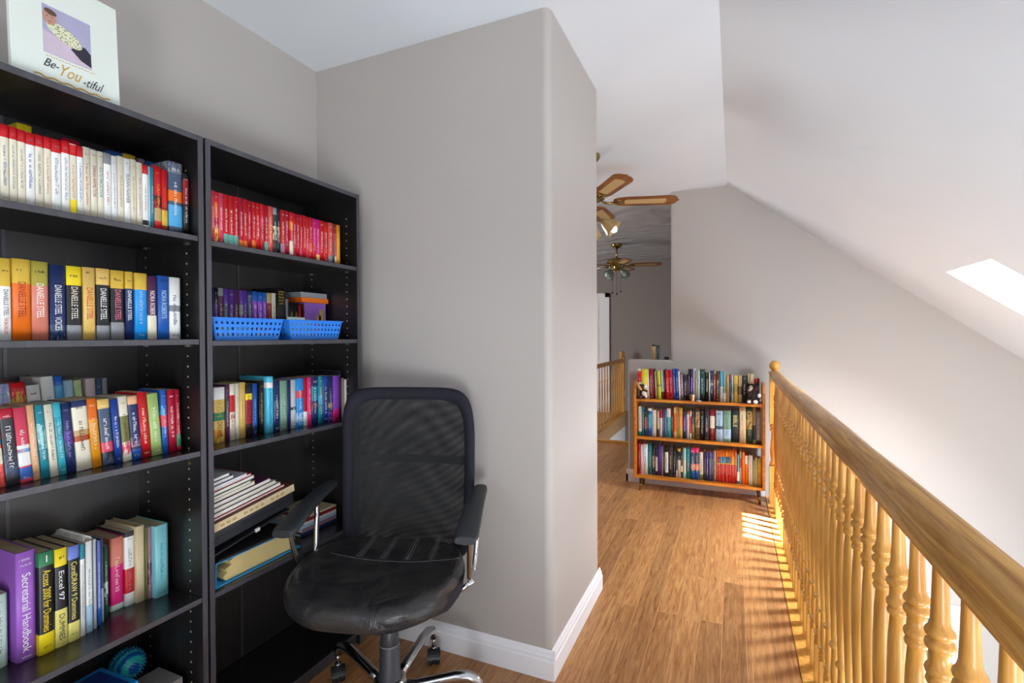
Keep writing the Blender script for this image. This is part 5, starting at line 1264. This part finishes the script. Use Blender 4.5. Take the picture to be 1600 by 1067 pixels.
def fan(label, loc, drop, a0, R_out, lights, shade_m, inlay, chain, wid=0.062, la=20, mr=1.0, bulb_m=None, ld=0.0):
    t = thing('ceiling_fan', label, 'ceiling fan', loc, 0)           # origin at the ceiling
    zb = -drop
    bm = BM(); add_lathe(bm, [(0, 0.078), (-0.014, 0.080), (-0.035, 0.068), (-0.056, 0.038), (-0.062, 0.02)], 28); obj('canopy', bm, M_BRASS, t)
    bm = BM(); add_lathe(bm, [(-0.06, 0.011), (zb + 0.10, 0.011)], 12); obj('downrod', bm, M_BRASS, t)
    bm = BM(); add_lathe(bm, [(zb + 0.11, 0.03), (zb + 0.095, 0.075 * mr), (zb + 0.075, 0.105 * mr), (zb + 0.03, 0.112 * mr), (zb + 0.015, 0.105 * mr), (zb + 0.0, 0.06), (zb - 0.02, 0.05), (zb - 0.06 - ld, 0.045), (zb - 0.075 - ld, 0.03)], 32); obj('motor_housing', bm, M_BRASS, t)
    for k in range(5):
        a = math.radians(a0 + 72 * k); M = Matrix.Rotation(a, 4, 'Z') @ Matrix.Translation((0, 0, zb)) @ Matrix.Rotation(math.radians(-12), 4, 'X')
        w = wid; r0, r1 = 0.17, R_out
        pts = [(r0, -w * 0.5), (r0 + 0.03, -w * 0.85), (r0 + 0.08, -w), (r1 - 0.075, -w * 1.08), (r1 - 0.045, -w * 1.0), (r1 - 0.02, -w * 0.62), (r1 - 0.012, -w * 0.22), (r1, 0), (r1 - 0.012, w * 0.22), (r1 - 0.02, w * 0.62), (r1 - 0.045, w * 1.0), (r1 - 0.075, w * 1.08), (r0 + 0.08, w), (r0 + 0.03, w * 0.85), (r0, w * 0.5)]
        bm = BM(); add_prism(bm, pts, -0.0035, 0.0035, 'Z'); bl = obj('blade', bm, M_FW, t); bl.matrix_local = M
        if inlay:
            bm = BM(); ip = [(r0 + 0.085, -w * 0.5), (r1 - 0.095, -w * 0.55), (r1 - 0.088, 0), (r1 - 0.095, w * 0.55), (r0 + 0.085, w * 0.5), (r0 + 0.075, 0)]
            add_prism(bm, ip, -0.0045, 0.0045, 'Z'); obj('cane_inlay', bm, M_CANE, bl)
        bm = BM(); add_tube(bm, [(0.09, 0, 0.0), (0.13, 0, -0.010), (0.17, 0.0, -0.010)], 0.008, 8)
        for sy in (-1, 1): add_tube(bm, [(0.165, 0, -0.009), (0.185, sy * 0.022, -0.008), (0.215, sy * 0.030, -0.007), (0.235, sy * 0.018, -0.006), (0.222, sy * 0.006, -0.006)], 0.0035, 6)
        add_tube(bm, [(0.17, 0, -0.009), (0.25, 0, -0.006)], 0.0035, 6); obj('blade_iron', bm, M_BRASS, bl)
    for k in range(lights):
        a = math.radians(k * 360 / lights + la); c, s = math.cos(a), math.sin(a)
        bm = BM(); add_tube(bm, [(0.03 * c, 0.03 * s, zb - 0.06 - ld), (0.07 * c, 0.07 * s, zb - 0.075 - ld), (0.095 * c, 0.095 * s, zb - 0.072 - ld)], 0.007, 8); am = obj('lamp_arm', bm, M_BRASS, t)
        ax = Vector((c * 0.75, s * 0.75, -0.66)).normalized(); M = Matrix.Translation((0.09 * c, 0.09 * s, zb - 0.07 - ld)) @ ax.to_track_quat('Z', 'Y').to_matrix().to_4x4()
        bm = BM(); seg = 40; rings = []
        for zz_, rr_2 in ((0, 0.018), (0.012, 0.026), (0.04, 0.040), (0.075, 0.050), (0.10, 0.060), (0.112, 0.066)):
            rings.append([bm.verts.new(M @ Vector(((rr_2 + 0.005 * (zz_ / 0.112) * math.cos(8 * 2 * math.pi * q / seg)) * math.cos(2 * math.pi * q / seg), (rr_2 + 0.005 * (zz_ / 0.112) * math.cos(8 * 2 * math.pi * q / seg)) * math.sin(2 * math.pi * q / seg), zz_))) for q in range(seg)])
        for r0_, r1_ in zip(rings, rings[1:]):
            for q in range(seg): f = bm.faces.new((r0_[q], r0_[(q + 1) % seg], r1_[(q + 1) % seg], r1_[q])); f.smooth = True
        sh = obj('lamp_shade', bm, shade_m, am); so = sh.modifiers.new('thickness', 'SOLIDIFY'); so.thickness = 0.0025
        bm = BM(); add_lathe(bm, [(0.02, 0.012), (0.045, 0.016), (0.07, 0.026), (0.100, 0.029), (0.125, 0.022), (0.136, 0.004)], 18, M=M); obj('light_bulb', bm, bulb_m or M_BULB, am)
    if chain:
        for dx, ln in ((-0.06, 0.36), (0.0, 0.38), (0.055, 0.35)):
            bm = BM(); add_tube(bm, [(dx, 0, zb - 0.07), (dx, 0, zb - ln)], 0.002, 5); add_lathe(bm, [(zb - ln - 0.030, 0.003), (zb - ln - 0.014, 0.015), (zb - ln, 0.003)], 10, M=Matrix.Translation((dx, 0, 0))); obj('pull_chain', bm, mat('dark_chain', '2A241E', 0.4, 0.6), t)
    return t
fan('wooden cane-inlaid ceiling fan with amber lamp shades, half hidden by the closet corner', (-0.94, 3.51, H_C), 0.333, 18, 0.625, 4, M_AMB, True, False, la=8, ld=0.06)
fan('distant brass ceiling fan with glass shades and pull chains in the room beyond', (-1.49, 7.03, H_C - 0.004), 0.30, 8, 0.62, 4, M_CLR, True, True, mr=1.25, la=-40, bulb_m=mat('unlit_frosted_bulb', 'DCE2DE', 0.4))
